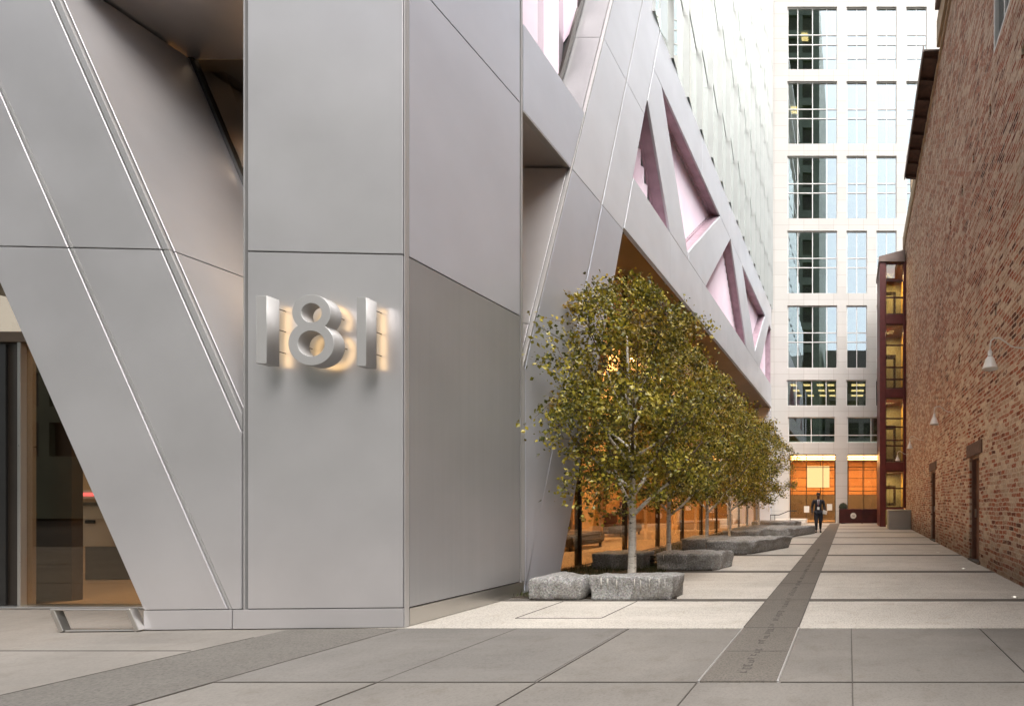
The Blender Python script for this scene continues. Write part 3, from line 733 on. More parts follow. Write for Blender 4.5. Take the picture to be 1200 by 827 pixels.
# low stainless barrier at the foot of the brace
SB = thing('low_barrier', 'low stainless steel frame at the foot of the entrance opening', 'barrier', (X(118, 5.2), 5.2, 0))
def bar(name, p, q, w, d, mat, parent):
    p, q = Vector(p), Vector(q); dd = (q-p).normalized(); s = V(0, 1, 0); a = dd.cross(s).normalized()
    bm = B(); prism(bm, [p - a*w/2 - s*d/2, p + a*w/2 - s*d/2, p + a*w/2 + s*d/2, p - a*w/2 + s*d/2], q-p)
    bmesh.ops.bevel(bm, geom=bm.edges[:], offset=.004, segments=1, affect='EDGES'); return obj(name, bm, mat, parent)
b0, b1 = FP(80, 737.5), FP(168, 737.5); t0, t1 = FP(69, 713.5), FP(157.5, 713.5)
b0.z = b1.z = 0.0; b0 -= NB*.02; b1 -= NB*.02; t0 -= NB*.02; t1 -= NB*.02
bar('leg', b0, t0, .05, .06, M['steel'], SB); bar('leg', b1, t1, .05, .06, M['steel'], SB)
bar('top_rail', t0 + V(-.02, 0, .006), t1 + V(.02, 0, .006), .02, .06, M['steel'], SB); bar('bottom_rail', b0 + V(.03, 0, .008), b1 + V(-.03, 0, .008), .014, .05, M['steel'], SB)

# counter and pink streak added in place of street reflections in the glass
CT = thing('reflection_counter', 'white counter unit added in place of a street reflection in the entrance glass', 'counter', (X(120, 8.6), 8.6, .01))
x0, x1 = X(82, 8.5), X(150, 8.5)
obj('counter_body', bbox(x0, x1, 8.5, 9.0, Z(640, 8.5), Z(592, 8.5), .01), M['white_paint'], CT)
obj('counter_top', bbox(x0-.05, x1+.05, 8.45, 9.05, Z(592, 8.5), Z(588, 8.5), .008), M['bronze'], CT)
obj('counter_plinth', bbox(x0+.1, x1-.1, 8.6, 8.95, .01, Z(640, 8.5), .01), M['bronze_dark'], CT)
for px in (90, 101, 107, 130): obj('drawer_pull', bbox(X(px, 8.5), X(px+5, 8.5), 8.485, 8.499, Z(613, 8.5), Z(609, 8.5)), M['black'], CT)
LT = thing('reflected_streak', 'pink glowing streak imitating a tail light reflected in the entrance glass', 'lamp', (X(110, 9.3), 9.3, Z(578, 9.3)))  # glowing streak imitates a reflected tail light; no lamp hangs here
obj('streak_backing', bbox(X(78, 9.3), X(150, 9.3), 9.30, 9.42, Z(584, 9.3), Z(574, 9.3)), M['white_paint'], LT)
obj('streak_glow', bbox(X(78, 9.3), X(150, 9.3), 9.285, 9.298, Z(581, 9.3), Z(577, 9.3)), emit('pink_streak', (1., .18, .2), 1.2), LT)

# ---------------------------------------------------------------- granite blocks
blk = [0]
def granite_block(pts, h, label, seed, rough=.03, lean=0.0, drills=0, bev=.06):
    """pts: four ground corners (front-left, front-right, back-right, back-left)"""
    rr = random.Random(seed); c = sum((V(p[0], p[1], 0) for p in pts), Vector())/4
    o = thing('granite_block', label, 'stone bench', (c.x, c.y, 0), 'rough granite blocks edging the tree beds', world=False)
    P = [V(p[0], p[1], 0) - c for p in pts]; bm = B()
    lo = [bm.verts.new(p*.97 + V(0, 0, -.01)) for p in P]; hi = [bm.verts.new(p + V(lean if i in (1, 2) else 0, 0, h*rr.uniform(.94, 1.03))) for i, p in enumerate(P)]
    bm.faces.new(lo[::-1]); bm.faces.new(hi)
    for i in range(4): bm.faces.new((lo[i], lo[(i+1)%4], hi[(i+1)%4], hi[i]))
    bmesh.ops.bevel(bm, geom=bm.edges[:], offset=bev, segments=3, affect='EDGES', profile=.6)
    bmesh.ops.subdivide_edges(bm, edges=[e for e in bm.edges if e.calc_length() > .25], cuts=5, use_grid_fill=True)
    bmesh.ops.triangulate(bm, faces=[f for f in bm.faces if len(f.verts) > 4])
    bmesh.ops.subdivide_edges(bm, edges=[e for e in bm.edges if e.calc_length() > .10], cuts=1, use_grid_fill=True)
    for v in bm.verts:
        q = v.co + V(seed*3.1, 0, 0)
        n3 = V(noise.noise(q*3.5), noise.noise(q*3.5 + V(9, 0, 0)), noise.noise(q*3.5 + V(0, 9, 0)))*rough*1.6 + V(noise.noise(q*11), noise.noise(q*11 + V(9, 0, 0)), noise.noise(q*11 + V(0, 9, 0)))*rough*.55
        if v.co.z < .01: n3.z = 0
        v.co += n3
    body = obj('block_body', bm, M['granite'], o, smooth=True)
    if drills:
        fl, fr = P[0], P[1]
        for k in range(drills):
            s = (k + .6 + rr.uniform(-.2, .2))/drills; p = fl + (fr-fl)*(.06+s*.9); zt = h*rr.uniform(.88, .95); zb = h*rr.uniform(.35, .6)
            g = B(); tube(g, [p + V(0, .012, zb), p + V(0, .010, zt)], [.006, .011], 6)
            obj('drill_groove', g, M['drill'], o)
    return o
def gp(px, py): Y = F*H/(py - CY); return (X(px, Y), Y)
def blockpx(pxl, pxr, pyb, depth, h, label, seed, pyr=None, dl=0, dr=0, **kw):
    a = gp(pxl, pyb); b = gp(pxr, pyr or pyb)
    return granite_block([a, b, (b[0]+dr, b[1]+depth), (a[0]+dl, a[1]+depth)], h, label, seed, **kw)
blockpx(615, 681, 703.5, .50, .33, 'rounded pale granite block against the foot of the metal column', 1, dl=.03, dr=.05, bev=.09)
blockpx(691, 788, 703, .46, .335, 'pale granite block with drill grooves in front of the nearest birch trunk', 2, dr=.02, drills=9, rough=.02, bev=.035)
blockpx(692, 755, 667, .6, .34, 'dark block in shade behind the nearest birch trunk beside the glass', 3, rough=.02, bev=.05)
blockpx(768, 836, 668.5, .75, .36, 'grooved granite block in the second row jutting into the paving', 4, dr=.25, drills=5, bev=.05)
blockpx(797, 842, 645, 1.3, .34, 'dark block with flat top beside the glass in the third row', 5, rough=.02)
blockpx(826, 881, 650, 1.9, .36, 'long wedge-shaped granite block with pointed end in the third row', 6, pyr=649, dl=.1, dr=.75, lean=.12, bev=.05)
blockpx(846, 889, 633, 1.0, .36, 'small flat granite block between the long wedge and the largest far block', 7, rough=.02)
blockpx(857, 924, 630, 2.6, .37, 'long dark granite block nearest the walking man', 8, pyr=630, dl=.3, dr=.9, bev=.07)
blockpx(880, 924, 620.5, 1.6, .40, 'farthest granite block, beyond the walking man near the handrail', 9, dr=.5)
# small bench slats between blocks
for (px0, px1, py, Y, lab) in ((682, 690, 690, 7.0, 'small dark steel spacer between the two front granite blocks'), (756, 767, 657, 10.2, 'dark steel spacer between the two second-row granite blocks')):
    s = thing('steel_spacer', lab, 'bracket', (X(px0, Y), Y, 0), 'steel spacers between granite blocks')
    for k in range(3): obj('slat', bbox(X(px0, Y), X(px1, Y), Y, Y+.35, .04+k*.09, .07+k*.09, .004), M['black'], s)

# ---------------------------------------------------------------- birches
def m_leaf():
    t = NT('birch_leaf'); g = t.n('ShaderNodeNewGeometry'); rnd = g.outputs['Random Per Island']; c = t.coord()
    b = t.ramp(rnd, [(0, (.035, .040, .005)), (.28, (.12, .12, .012)), (.60, (.28, .235, .018)), (.85, (.44, .35, .035)), (1, (.64, .54, .14))])
    gold = t.ramp(t.noise(c, 1.3, 3), [(.53, (0,0,0)), (.66, (.85,)*3)])
    b = t.mix(gold, b, t.ramp(rnd, [(0, (.10, .06, .008)), (.6, (.34, .19, .018)), (1, (.58, .34, .04))]))
    b = t.mix(t.ramp(t.noise(c, 1.0, 3), [(.34, (.7,)*3), (.48, (0,0,0))]), b, t.ramp(rnd, [(0, (.022, .034, .006)), (.6, (.085, .10, .016)), (1, (.28, .28, .07))]))
    p = t.pbr(b, .38, 0, None, .5); tl = t.n('ShaderNodeBsdfTranslucent'); t.l(b, tl.inputs[0])
    m = t.n('ShaderNodeMixShader'); m.inputs[0].default_value = .25; t.l(p, m.inputs[1]); t.l(tl.outputs[0], m.inputs[2])
    return t.done(m.outputs[0])
def m_bark():
    t = NT('birch_bark'); n = t.noise(t.coord(scale=(9, 9, 30)), 1., 4, .7); n2 = t.noise(t.coord(), 7, 5, .7)
    b = t.ramp(n, [(.34, (.04, .03, .022)), (.40, (.58, .53, .46)), (.7, (.80, .75, .68))])
    b = t.mix(t.ramp(n2, [(.56, (0,0,0)), (.72, (.6,)*3)]), b, (.28, .19, .12))
    return t.done(t.pbr(b, .8, 0, t.bump(n, .5, .01), .3))
M['leaf'] = m_leaf(); M['bark'] = m_bark(); M['twig'] = simple('brown_twig_bark', (.10, .07, .05), .8, 0, .3, 8)
def birch(loc, label, seed, prof, zfork, n_cl, n_leaf, extra=(), lsize=.060, r0=.075, squash=1.0):
    rr = random.Random(seed); root = thing('birch_tree', label, 'tree', loc, 'birch trees in the granite beds', world=False)
    zs = [p[0] for p in prof]
    def rad_at(z, a):
        for (z0, q0), (z1, q1) in zip(prof, prof[1:]):
            if z0 <= z <= z1:
                r = q0 + (q1-q0)*(z-z0)/(z1-z0); break
        else: return 0
        return r*(1 + .42*noise.noise((math.cos(a)*1.9 + seed, math.sin(a)*1.9, z*1.3)) + .22*noise.noise((math.cos(a)*4 + seed, math.sin(a)*4, z*3)))
    bm = B(); ztop = zs[-1]
    # trunk
    tp = []; n = 9; ph = rr.uniform(0, 6)
    for i in range(n):
        s = i/(n-1); tp.append(V(.05*math.sin(ph + 3*s)*s*1.6, .05*math.cos(ph*1.3 + 2.5*s)*s*1.6, ztop*.86*s))
    tube(bm, [tp[0] + V(0, 0, -.03)] + tp, [r0*1.25] + [r0*(1 - .86*i/(n-1)) for i in range(n)], 9)
    def trunk_at(z):
        s = max(0, min(.999, z/(ztop*.86)))*(n-1); i = int(s); return tp[i].lerp(tp[i+1], s-i)
    # limbs
    nodes = [(trunk_at(z), .02) for z in [zfork + .25*k for k in range(int((ztop*.84 - zfork)/.25))]]
    nl = 15
    for k in range(nl):
        a = k*2.4 + rr.uniform(-.4, .4); z0 = zfork + (ztop*.62 - zfork)*(k/nl)**1.15
        z1 = min(ztop*.95, z0 + rr.uniform(.9, 1.9)); r = rad_at(min(max(z1, zs[0]+.05), ztop-.05), a)*rr.uniform(.62, .92)
        p0 = trunk_at(z0); p3 = V(math.cos(a)*r, math.sin(a)*r*squash, z1); pts = []
        for i in range(7):
            s = i/6; p = p0.lerp(p3, s) + V(0, 0, .18*math.sin(s*math.pi)*(-.4)) + V(rr.uniform(-.03, .03), rr.uniform(-.03, .03), 0)*(1 if 0 < i < 6 else 0)
            pts.append(p)
        rb = r0*(.50 - .3*k/nl); tube(bm, pts[:4], [rb*(1-.8*i/6)+.003 for i in range(4)], 6, False, 0); tube(bm, pts[3:], [rb*(1-.8*i/6)+.003 for i in range(3, 7)], 6, True, 1)
        nodes += [(p, .012) for p in pts[2:]]
    # clusters joined to the nearest limb by a twig
    lf = B(); uvs = []; cl = []
    tries = 0
    while len(cl) < n_cl and tries < n_cl*30:
        tries += 1
        z = rr.uniform(zs[0], ztop); a = rr.uniform(0, 6.283); R_ = rad_at(z, a)
        r = R_*math.sqrt(rr.uniform(.03, 1.0))*(1 if rr.random() > .12 else rr.uniform(1.02, 1.14))
        if rr.random() > .25 + .75*(R_/1.7): continue
        p = V(math.cos(a)*r, math.sin(a)*r*squash, z)
        if noise.noise(p*1.5 + V(seed*5, 0, 0)) < (-.24 if r < R_*.55 else -.12): continue
        if z < 1.75 and rr.random() < (1.75 - z)*1.7: continue
        cl.append((p, 0))
    for e in extra: cl.append((Vector(e), 1))
    def leaf(p, size):
        d = V(rr.gauss(0, .6), rr.gauss(0, .6), rr.gauss(-.55, .5)); d.normalize()
        s = d.cross(V(rr.gauss(0, 1), rr.gauss(0, 1), rr.gauss(0, 1))); s.normalize(); nn = d.cross(s)
        L = size*rr.choice((.55, .75, .9, 1., 1.15, 1.35))*rr.uniform(.9, 1.1); W = L*.40
        a, b, c, e = lf.verts.new(p), lf.verts.new(p + d*L*.42 + s*W + nn*W*.3), lf.verts.new(p + d*L), lf.verts.new(p + d*L*.42 - s*W + nn*W*.3)
        lf.faces.new((a, b, c)); lf.faces.new((a, c, e))
    per = n_leaf // max(1, len(cl))
    for p, sp in cl:
        q = min(nodes, key=lambda nd: (nd[0]-p).length + .25*max(0, nd[0].z - p.z))[0]
        mid = q.lerp(p, .5) + V(rr.uniform(-.05, .05), rr.uniform(-.05, .05), rr.uniform(0, .07))
        tube(bm, [q, mid, p], [.006, .004, .002], 4, False, 1)
        dirv = (p - mid).normalized()
        for k in range(per if not sp else max(16, per)):
            s = rr.uniform(-.1, 1.0); base = mid.lerp(p, s) if s > 0 else p + dirv*rr.uniform(0, .2)
            sg = .085 if not sp else .05
            leaf(base + V(rr.gauss(0, sg), rr.gauss(0, sg), rr.gauss(-.02, sg*.9)), lsize)
    obj('trunk', bm, [M['bark'], M['twig']], root, recalc=False)
    obj('crown', lf, M['leaf'], root, recalc=False)
    return root
P1 = [(1.05, .70), (1.45, 1.15), (2.2, 1.65), (3.0, 1.82), (3.7, 1.60), (4.3, 1.28), (4.8, .92), (5.2, .32)]
def sc_prof(k, kz): return [(1.15 + (z-1.05)*kz, r*k) for z, r in P1]
y1 = 8.45
def rel(px, py, dy=0): return (X(px, y1+dy) - X(740.5, y1), dy, Z(py, y1+dy))
birch((X(740.5, y1), y1, 0), 'nearest birch with white trunk and gold-flecked crown behind the grooved block', 3, P1, 1.15, 560, 27000,
      [rel(620, 442), rel(634, 438), rel(650, 445), rel(655, 352, .1), rel(668, 362), rel(690, 336), rel(672, 345), rel(648, 380), rel(720, 338), rel(765, 335), rel(800, 352, .2), rel(660, 395), rel(645, 470)])
specs = [(-4.2, 11.3, 1.0, .98, 'second birch from the street, rising behind the shaded block'), (-4.2, 14.3, 1.0, .99, 'third birch from the street beside the pointed granite wedge'),
         (-4.25, 17.3, .98, .97, 'fourth birch, half hidden between the third and fifth crowns'), (-4.25, 20.2, 1.0, .99, 'fifth birch with forked pale trunk above the long dark block'), (-4.25, 22.9, 1.02, .97, 'farthest birch, reaching toward the amber lobby of the white tower')]
for i, (x, y, k, kz, lab) in enumerate(specs):
    ex = [(1.55, .1, 3.45), (1.65, .0, 3.9), (1.45, -.2, 4.2)] if i == 0 else ([(1.7, 0, 2.3), (1.6, .1, 2.9)] if i == 4 else [])
    birch((x, y, 0), lab, 20+i, sc_prof(k, kz), 1.05, 420 if i < 2 else 330, 19000 if i < 2 else 13000, ex, .062 if i < 2 else .07, .06)

# ---------------------------------------------------------------- white stone tower at the end of the alley
YT = 30.8
W = thing('stone_tower', 'white stone office tower closing the end of the alley', 'building', (1, YT, 0))
def tx(px): return X(px, YT)
def tz(py): return Z(py, YT)
wins = []
for top in (8, 95.2, 182.6, 270.3, 357.8):
    for (a, b, mu) in ((922.7, 981, (934.7, 952, 968.8)), (992, 1016, (1004,)), (1027, 1050.7, (1039,)), (1062, 1086, (1074,))):
        wins.append((a, b, top, top + 73.4, mu, (top + 31.5, top + 42.5) if top != 8 else (top+31.5, top+43, top+59), .35))
for (a, b, mu) in ((922, 980.5, (933, 951, 968)), (991.7, 1015.5, (1004,)), (1026, 1050, (1038,))): wins.append((a, b, 445, 475.5, mu, (), .3))
for (a, b, mu) in ((923.5, 978.7, (950.5,)), (993, 1045, (1020.7,))): wins.append((a, b, 488.5, 518.5, mu, (509.5,), .3))
lob = [(925, 979.3, 532, 614), (993, 1047, 532, 614)]
holes = [(tx(a), tx(b), tz(y1_), tz(y0_)) for a, b, y0_, y1_, *_ in wins] + [(tx(a), tx(b), -.1, tz(y0_)) for a, b, y0_, y1_ in lob]
bm = B(); holed(bm, -7.5, 9.0, -.1, 40, holes, lambda u, v: V(u, YT, v), (0, .45, 0)); obj('wall', bm, M['stone'], W)
for a, b, y0_, y1_, mu, tr, fr in wins:
    bm = B(); x0, x1, z0, z1 = tx(a), tx(b), tz(y1_), tz(y0_); t_ = .05; Yw = YT + .10
    us = sorted([x0+t_, x1-t_] + [v for m_ in mu for v in (tx(m_)-.028, tx(m_)+.028)]); zsx = sorted([z0+t_, z1-t_] + [v for q in tr for v in (tz(q)-.028, tz(q)+.028)])
    hs = [(us[i], us[i+1], zsx[j], zsx[j+1]) for i in range(0, len(us), 2) for j in range(0, len(zsx), 2)]
    holed(bm, x0+.002, x1-.002, z0+.002, z1-.002, hs, lambda u, v: V(u, Yw, v), (0, .08, 0)); w = obj('window', bm, M['white_paint'], W)
    bm = bbox(x0+.03, x1-.03, Yw+.03, Yw+.045, z0+.03, z1-.03); obj('pane', bm, M['tower_glass'], w)
# office interiors: floors, back wall, lit ceilings behind the lower windows
bm = B(); box(bm, -7, 8.5, 37, 37.3, 6, 40); obj('office_back_wall', bm, M['office_int'], W)
fls = [tz(t + 84) for t in (8, 95.2, 182.6, 270.3, 357.8)] + [tz(484), tz(525), tz(0)]
for z in fls: obj('office_floor', bbox(-7, 8.5, YT+.46, 37, z-.15, z+.15), M['office_int'], W)
for px in (986.5, 1021.5): obj('office_partition', bbox(tx(px)-.1, tx(px)+.1, YT+.46, 37, 6, 38), M['office_int'], W)
for zc, pxs in ((tz(0)-.16, (940,)), (tz(92)-.16, (927,)), (tz(349)-.2 - .0, (930, 942, 972, 1004)), (tz(441)-.15, (928, 944, 960, 973, 1002, 1010))):
    for k, px in enumerate(pxs):
        for yy in ((YT+1.2, YT+2.8, YT+4.4) if zc < 20 else (YT+2.0,)):
            xx = X(px, YT+.4); obj('ceiling_light', bbox(xx-.22, xx+.22, yy, yy+.55, zc-.05, zc-.01), M['office_light'], W)
# amber lobby
zl = tz(532)
obj('lobby_ceiling', bbox(-6, 4.5, YT+.46, 36.2, zl+.02, zl+.3), M['gold'], W)
obj('lobby_floor', bbox(-7, 4.5, YT+.05, 36.2, -.04, .02), M['floor_int'], W)
obj('lobby_wall', bbox(-6, 4.5, 36, 36.2, 1.8, zl), M['amber'], W)
obj('lobby_low_wall', bbox(-6, 4.5, 35.7, 35.9, 0, 1.85), M['soffit'], W)
obj('backlit_panel', bbox(X(946, 36), X(972, 36), 35.93, 35.97, Z(571, 36), Z(546, 36)), M['panel_lit'], W)
for y_ in (31.6, 33.6): obj('light_cove', bbox(-5.5, 4.4, y_, y_+.12, zl-.10, zl-.02), M['lamp_warm'], W)
area('tower_lobby_lamp', (-1.5, 33.4, zl-.15), 8, 300, (1., .70, .42), sy=2)
for a, b, y0_, y1_ in lob:
    bm = B(); x0, x1 = tx(a), tx(b); Yw = YT+.25
    us = sorted([x0+.05, x1-.05, *[v for m_ in (a + (b-a)*.36, a + (b-a)*.72) for v in (tx(m_)-.02, tx(m_)+.02)]]); zz = [.06, tz(575)-.02, tz(575)+.02, tz(547)-.02, tz(547)+.02, zl-.05]
    hs = [(us[i], us[i+1], zz[j], zz[j+1]) for i in range(0, len(us), 2) for j in range(0, 6, 2)]
    holed(bm, x0+.002, x1-.002, .0, zl-.002, hs, lambda u, v: V(u, Yw, v), (0, .08, 0)); w = obj('lobby_window', bm, M['bronze_dark'], W)
    obj('pane', bbox(x0+.03, x1-.03, Yw+.03, Yw+.045, .03, zl-.03), M['door_glass'], w)
for px, py in ((945, 596.5), (972, 594)):
    bm = bbox(tx(px-3.1), tx(px+3.1), YT+.215, YT+.222, tz(py+3.8), tz(py-3.8)); tag(obj('poster', bm, M['paper']), 'blank white notice taped to the lobby glass %s of the walking man' % ('left' if px < 950 else 'just right'), 'poster')
# steps and handrail at left of the tower's lobby
ST = thing('entrance_steps', 'low stone steps in front of the white tower at the alley end', 'steps', (X(935, 29.6), 29.6, 0))
for k in range(2): obj('step', bbox(X(906, 29.4), X(944, 29.4), 29.3+.35*k, 30.7, .0+.15*k, .15+.15*k, .01), M['stone'], ST)
HR = thing('handrail', 'thin dark handrail rising beside the stone steps at the alley end', 'railing', (X(910, 28.6), 28.6, 0))
bm = B(); hy = 28.6; tube(bm, [at(902.5, 603, hy), at(913, 603, hy), at(924, 598.5, hy), at(934, 598.5, hy)], .028, 6); obj('rail', bm, M['black'], HR)
for px, pt in ((903, 603), (908, 603), (926, 598.5)):
    bm = B(); tube(bm, [V(X(px, hy), hy, 0), at(px, pt, hy)], .02, 6); obj('post', bm, M['black'], HR)

# ---------------------------------------------------------------- brick building on the right
BW = thing('brick_building', 'old red brick building with sandy mortar lining the right of the alley', 'building', (3, 15, 0))
def bx(y): return 2.85 + (y - 7.86)*.0167
BE = V(.0167, 1, 0).normalized(); BN = V(1, -.0167, 0).normalized()       # BN into the wall
def bp(y, z, d=0): return V(bx(y), y, z) + BN*d
HB = 15.75
doors = [(10.74, 11.66, 2.45), (16.75, 17.75, 2.48)]
hs = [(a, b, -.1, h) for a, b, h in doors] + [(8.15, 9.60, 10.25, 12.4)]
rr = random.Random(4)
for y in (7.75, 9.46, 11.17, 12.8, 14.55, 16.4, 18.3, 20.3): hs.append((y-.055, y+.055, 5.05 + rr.uniform(-.03, .03), 5.27))
for y in (8.3+.05, 9.85, 11.25, 12.45, 14.0, 15.6): 
    if y > 9.7: hs.append((y-.06, y+.06, 9.25, 9.50))
hs.append((7.7, 7.98, 8.65, 8.85))
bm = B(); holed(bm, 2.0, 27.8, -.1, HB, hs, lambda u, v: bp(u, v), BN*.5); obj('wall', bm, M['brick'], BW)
obj('wall_lining', bbox(3.9, 12, 2.0, 27.8, 0, 15.6), M['bronze_dark'], BW)
bk = B(); prism(bk, [bp(2.05, 0, .30), bp(27.7, 0, .30), bp(27.7, 0, .34), bp(2.05, 0, .34)], UP*15.6); obj('pocket_backing', bk, M['dark_gap'], BW)
for (a, b, h) in doors:
    bm = B(); prism(bm, [bp(a+.07, .02, .14), bp(b-.07, .02, .14), bp(b-.07, h-.06, .14), bp(a+.07, h-.06, .14)], BN*.05); d_ = obj('door', bm, M['door'], BW)
    for zc in (.55, 1.05, 1.6): 
        bm = B(); prism(bm, [bp(a+.08, zc, .128), bp(b-.08, zc, .128), bp(b-.08, zc+.06, .128), bp(a+.08, zc+.06, .128)], BN*.012); obj('door_rail', bm, M['door'], d_)
    bm = B(); prism(bm, [bp(b-.20, 1.02, .09), bp(b-.14, 1.02, .09), bp(b-.14, 1.22, .09), bp(b-.20, 1.22, .09)], BN*.03); obj('handle', bm, M['steel'], d_)
    bm = B()
    for (y0, y1_, z0, z1_) in ((a+.002, a+.07, .0, h-.003), (b-.07, b-.002, .0, h-.003), (a+.072, b-.072, h-.06, h-.004)):
        prism(bm, [bp(y0, z0, .05), bp(y1_, z0, .05), bp(y1_, z1_, .05), bp(y0, z1_, .05)], BN*.12)
    obj('door_frame', bm, M['door'], d_)
    bm = B(); prism(bm, [bp(a-.28, h+.003, -.03), bp(b+.22, h+.003, -.03), bp(b+.22, h+.30, -.03), bp(a-.28, h+.30, -.03)], BN*.12); bmesh.ops.bevel(bm, geom=bm.edges[:], offset=.012, segments=1, affect='EDGES'); obj('lintel', bm, M['timber'], BW)
    bm = B(); prism(bm, [bp(a-.05, -.01, -.04), bp(b+.05, -.01, -.04), bp(b+.05, .03, -.04), bp(a-.05, .03, -.04)], BN*.2); obj('threshold', bm, M['band'], BW)
# upper window with white frame
bm = B(); holed(bm, 8.152, 9.598, 10.252, 12.398, [(8.23, 9.54, 10.31, 12.33)], lambda u, v: bp(u, v, .0), BN*.12); w = obj('window', bm, M['white_paint'], BW)
bm = B(); prism(bm, [bp(8.2, 10.28, .09), bp(9.56, 10.28, .09), bp(9.56, 12.36, .09), bp(8.2, 12.36, .09)], BN*.02); obj('pane', bm, glass('dark_window_glass', (.3, .3, .3), .12), w)
bm = B(); prism(bm, [bp(9.05, 10.31, .05), bp(9.09, 10.31, .05), bp(9.09, 12.33, .05), bp(9.05, 12.33, .05)], BN*.04); obj('glazing_bar', bm, M['white_paint'], w)
# coping, tan parapet band and bracketed eave
def strip_box(name, y0, y1_, z0, z1_, d0, d1, mat, bev=.01):
    bm = B(); prism(bm, [bp(y0, z0, d0), bp(y1_, z0, d0), bp(y1_, z1_, d0), bp(y0, z1_, d0)], BN*(d1-d0)); bmesh.ops.bevel(bm, geom=bm.edges[:], offset=bev, segments=1, affect='EDGES'); return obj(name, bm, mat, BW)
strip_box('coping', 2.0, 27.9, HB, HB+.13, -.07, .6, M['tan'])
strip_box('parapet_band', 8.0, 15.5, HB+.162, HB+1.0, -.16, .3, M['tan'])
strip_box('gutter', 9.0, 15.0, HB+.85, HB+1.05, -.30, -.165, M['roof_metal'])
strip_box('parapet_band', 21.8, 27.8, HB+.162, HB+.75, -.08, .3, M['tan'])
strip_box('chimney_pipe', 23.4, 23.7, HB+.76, HB+1.6, -.1, .2, M['tan'])
ev = strip_box('eave', 15.6, 21.7, HB+.14, HB+.22, -.54, .2, M['eave'])
strip_box('fascia', 15.55, 21.75, HB+.08, HB+.30, -.59, -.545, M['roof_metal'])
for k in range(8):
    y = 15.75 + k*.82; bm = B(); prism(bm, [bp(y, HB+.02, -.075), bp(y, HB+.135, -.075), bp(y, HB+.135, -.52), bp(y, HB+.06, -.52)], (0, .16, 0)); obj('bracket', bm, M['eave'], ev)
# gooseneck lamps
def wall_lamp(y, label, first=None):
    loc = bp(y, 3.87)
    if first is None:
        o = thing('wall_lamp', label, 'lamp', loc, 'gooseneck lamps on the brick wall', world=False)
        bm = B(); tube(bm, [V(0, 0, 0), V(-.12, 0, 0), V(-.22, 0, .02), V(-.33, 0, .10), V(-.42, 0, .155), V(-.50, 0, .155), V(-.555, 0, .11), V(-.57, 0, .03), V(-.57, 0, -.06)], .012, 8); obj('arm', bm, M['lamp'], o)
        bm = B(); r = lathe(bm, [(.001, .0), (.045, .0), (.05, -.02), (.02, -.03)], 14); bmesh.ops.rotate(bm, verts=bm.verts, cent=(0,0,0), matrix=Matrix.Rotation(rad(-90), 3, 'Y')); obj('wall_rose', bm, M['lamp'], o)
        bm = B(); lathe(bm, [(.001, -.045), (.030, -.045), (.036, -.06), (.036, -.13), (.045, -.14), (.02, -.142)], 16, (-.57, 0, 0)); obj('socket', bm, M['lamp'], o)
        bm = B(); lathe(bm, [(.03, -.142), (.05, -.15), (.07, -.18), (.095, -.25), (.125, -.335), (.13, -.345), (.125, -.345), (.09, -.25), (.065, -.185), (.03, -.155)], 24, (-.57, 0, 0)); obj('shade', bm, M['lamp'], o)
        bm = B(); lathe(bm, [(.001, -.28), (.03, -.27), (.045, -.235), (.035, -.195), (.02, -.17)], 12, (-.57, 0, 0)); obj('bulb', bm, M['white_paint'], o)
        return o
    o = first.copy(); COL.objects.link(o); o.location = loc; o['label'] = label
    for ch in first.children:
        c = ch.copy(); COL.objects.link(c); c.parent = o
    return o
L0 = wall_lamp(7.8, 'nearest and largest gooseneck lamp, on the brick wall beyond the tall white-framed window')
wall_lamp(13.43, 'second gooseneck lamp from the street, above and between the two brown doors', L0)
wall_lamp(19.6, 'third gooseneck lamp along the brick wall, just past the farther brown door', L0)
wall_lamp(25.5, 'farthest gooseneck lamp, hanging in front of the red glazed bay', L0)
# small in-ground lights by the wall
for k, (px, py, lab) in enumerate(((1189, 699.5, 'small round light set in the nearest dark band by the brick wall'), (1129, 666, 'small round light set in the band beside the nearer brown door'), (1099, 647, 'small round light in the band between the two brown doors'))):
    gx, gy = gp(px, py); o = thing('ground_light', lab, 'lamp', (gx, gy, .002), 'ground lights along the brick wall', world=False)
    bm = B(); lathe(bm, [(.001, .006), (.028, .006), (.030, .0)], 16); obj('lens', bm, M['uplight'], o)
    bm = B(); lathe(bm, [(.029, .0), (.030, .009), (.045, .009), (.048, .0)], 16); obj('bezel', bm, M['steel'], o)

# ---------------------------------------------------------------- red glazed bay and things at its foot
RB = thing('red_bay', 'oxblood red steel bay with stacked glazing beside the brick wall', 'bay', (2.4, 27.6, 0))
YR = 26.6
def rx(px): return X(px, YR)
def rz(py): return Z(py, YR)
x0, x1 = rx(1031), rx(1038)
obj('side_column', bbox(x0, x1, YR, 29.2, 0, rz(307), .01), M['red'], RB)
obj('wall_post', bbox(rx(1059), rx(1061.5), YR, YR+.3, rz(595), rz(307), .01), M['red'], RB)
bm = B(); ya, yb_ = YR-.06, 29.3
prism(bm, [V(x0-.05, ya, rz(307)+.004), V(rx(1060.5), ya, rz(307)+.004), V(rx(1060.5), ya, rz(293)), V(x0-.05, ya, rz(301))], (0, yb_-ya, 0)); obj('roof', bm, M['roof_metal'], RB)
gl = [(308, 368), (379, 455), (465.5, 541), (551, 595)]
for a, b in ((368, 379), (455, 465.5), (541, 551)): obj('spandrel', bbox(x1+.002, rx(1059)-.002, YR+.02, YR+.14, rz(b), rz(a), .008), M['red'], RB)
obj('bottom_rail', bbox(x1+.002, rx(1059)-.002, YR+.02, YR+.14, rz(597), rz(594.5), .008), M['red'], RB)
trs = [(328, 348), (404, 430, 444), (490, 500, 515.6, 522), (572,)]
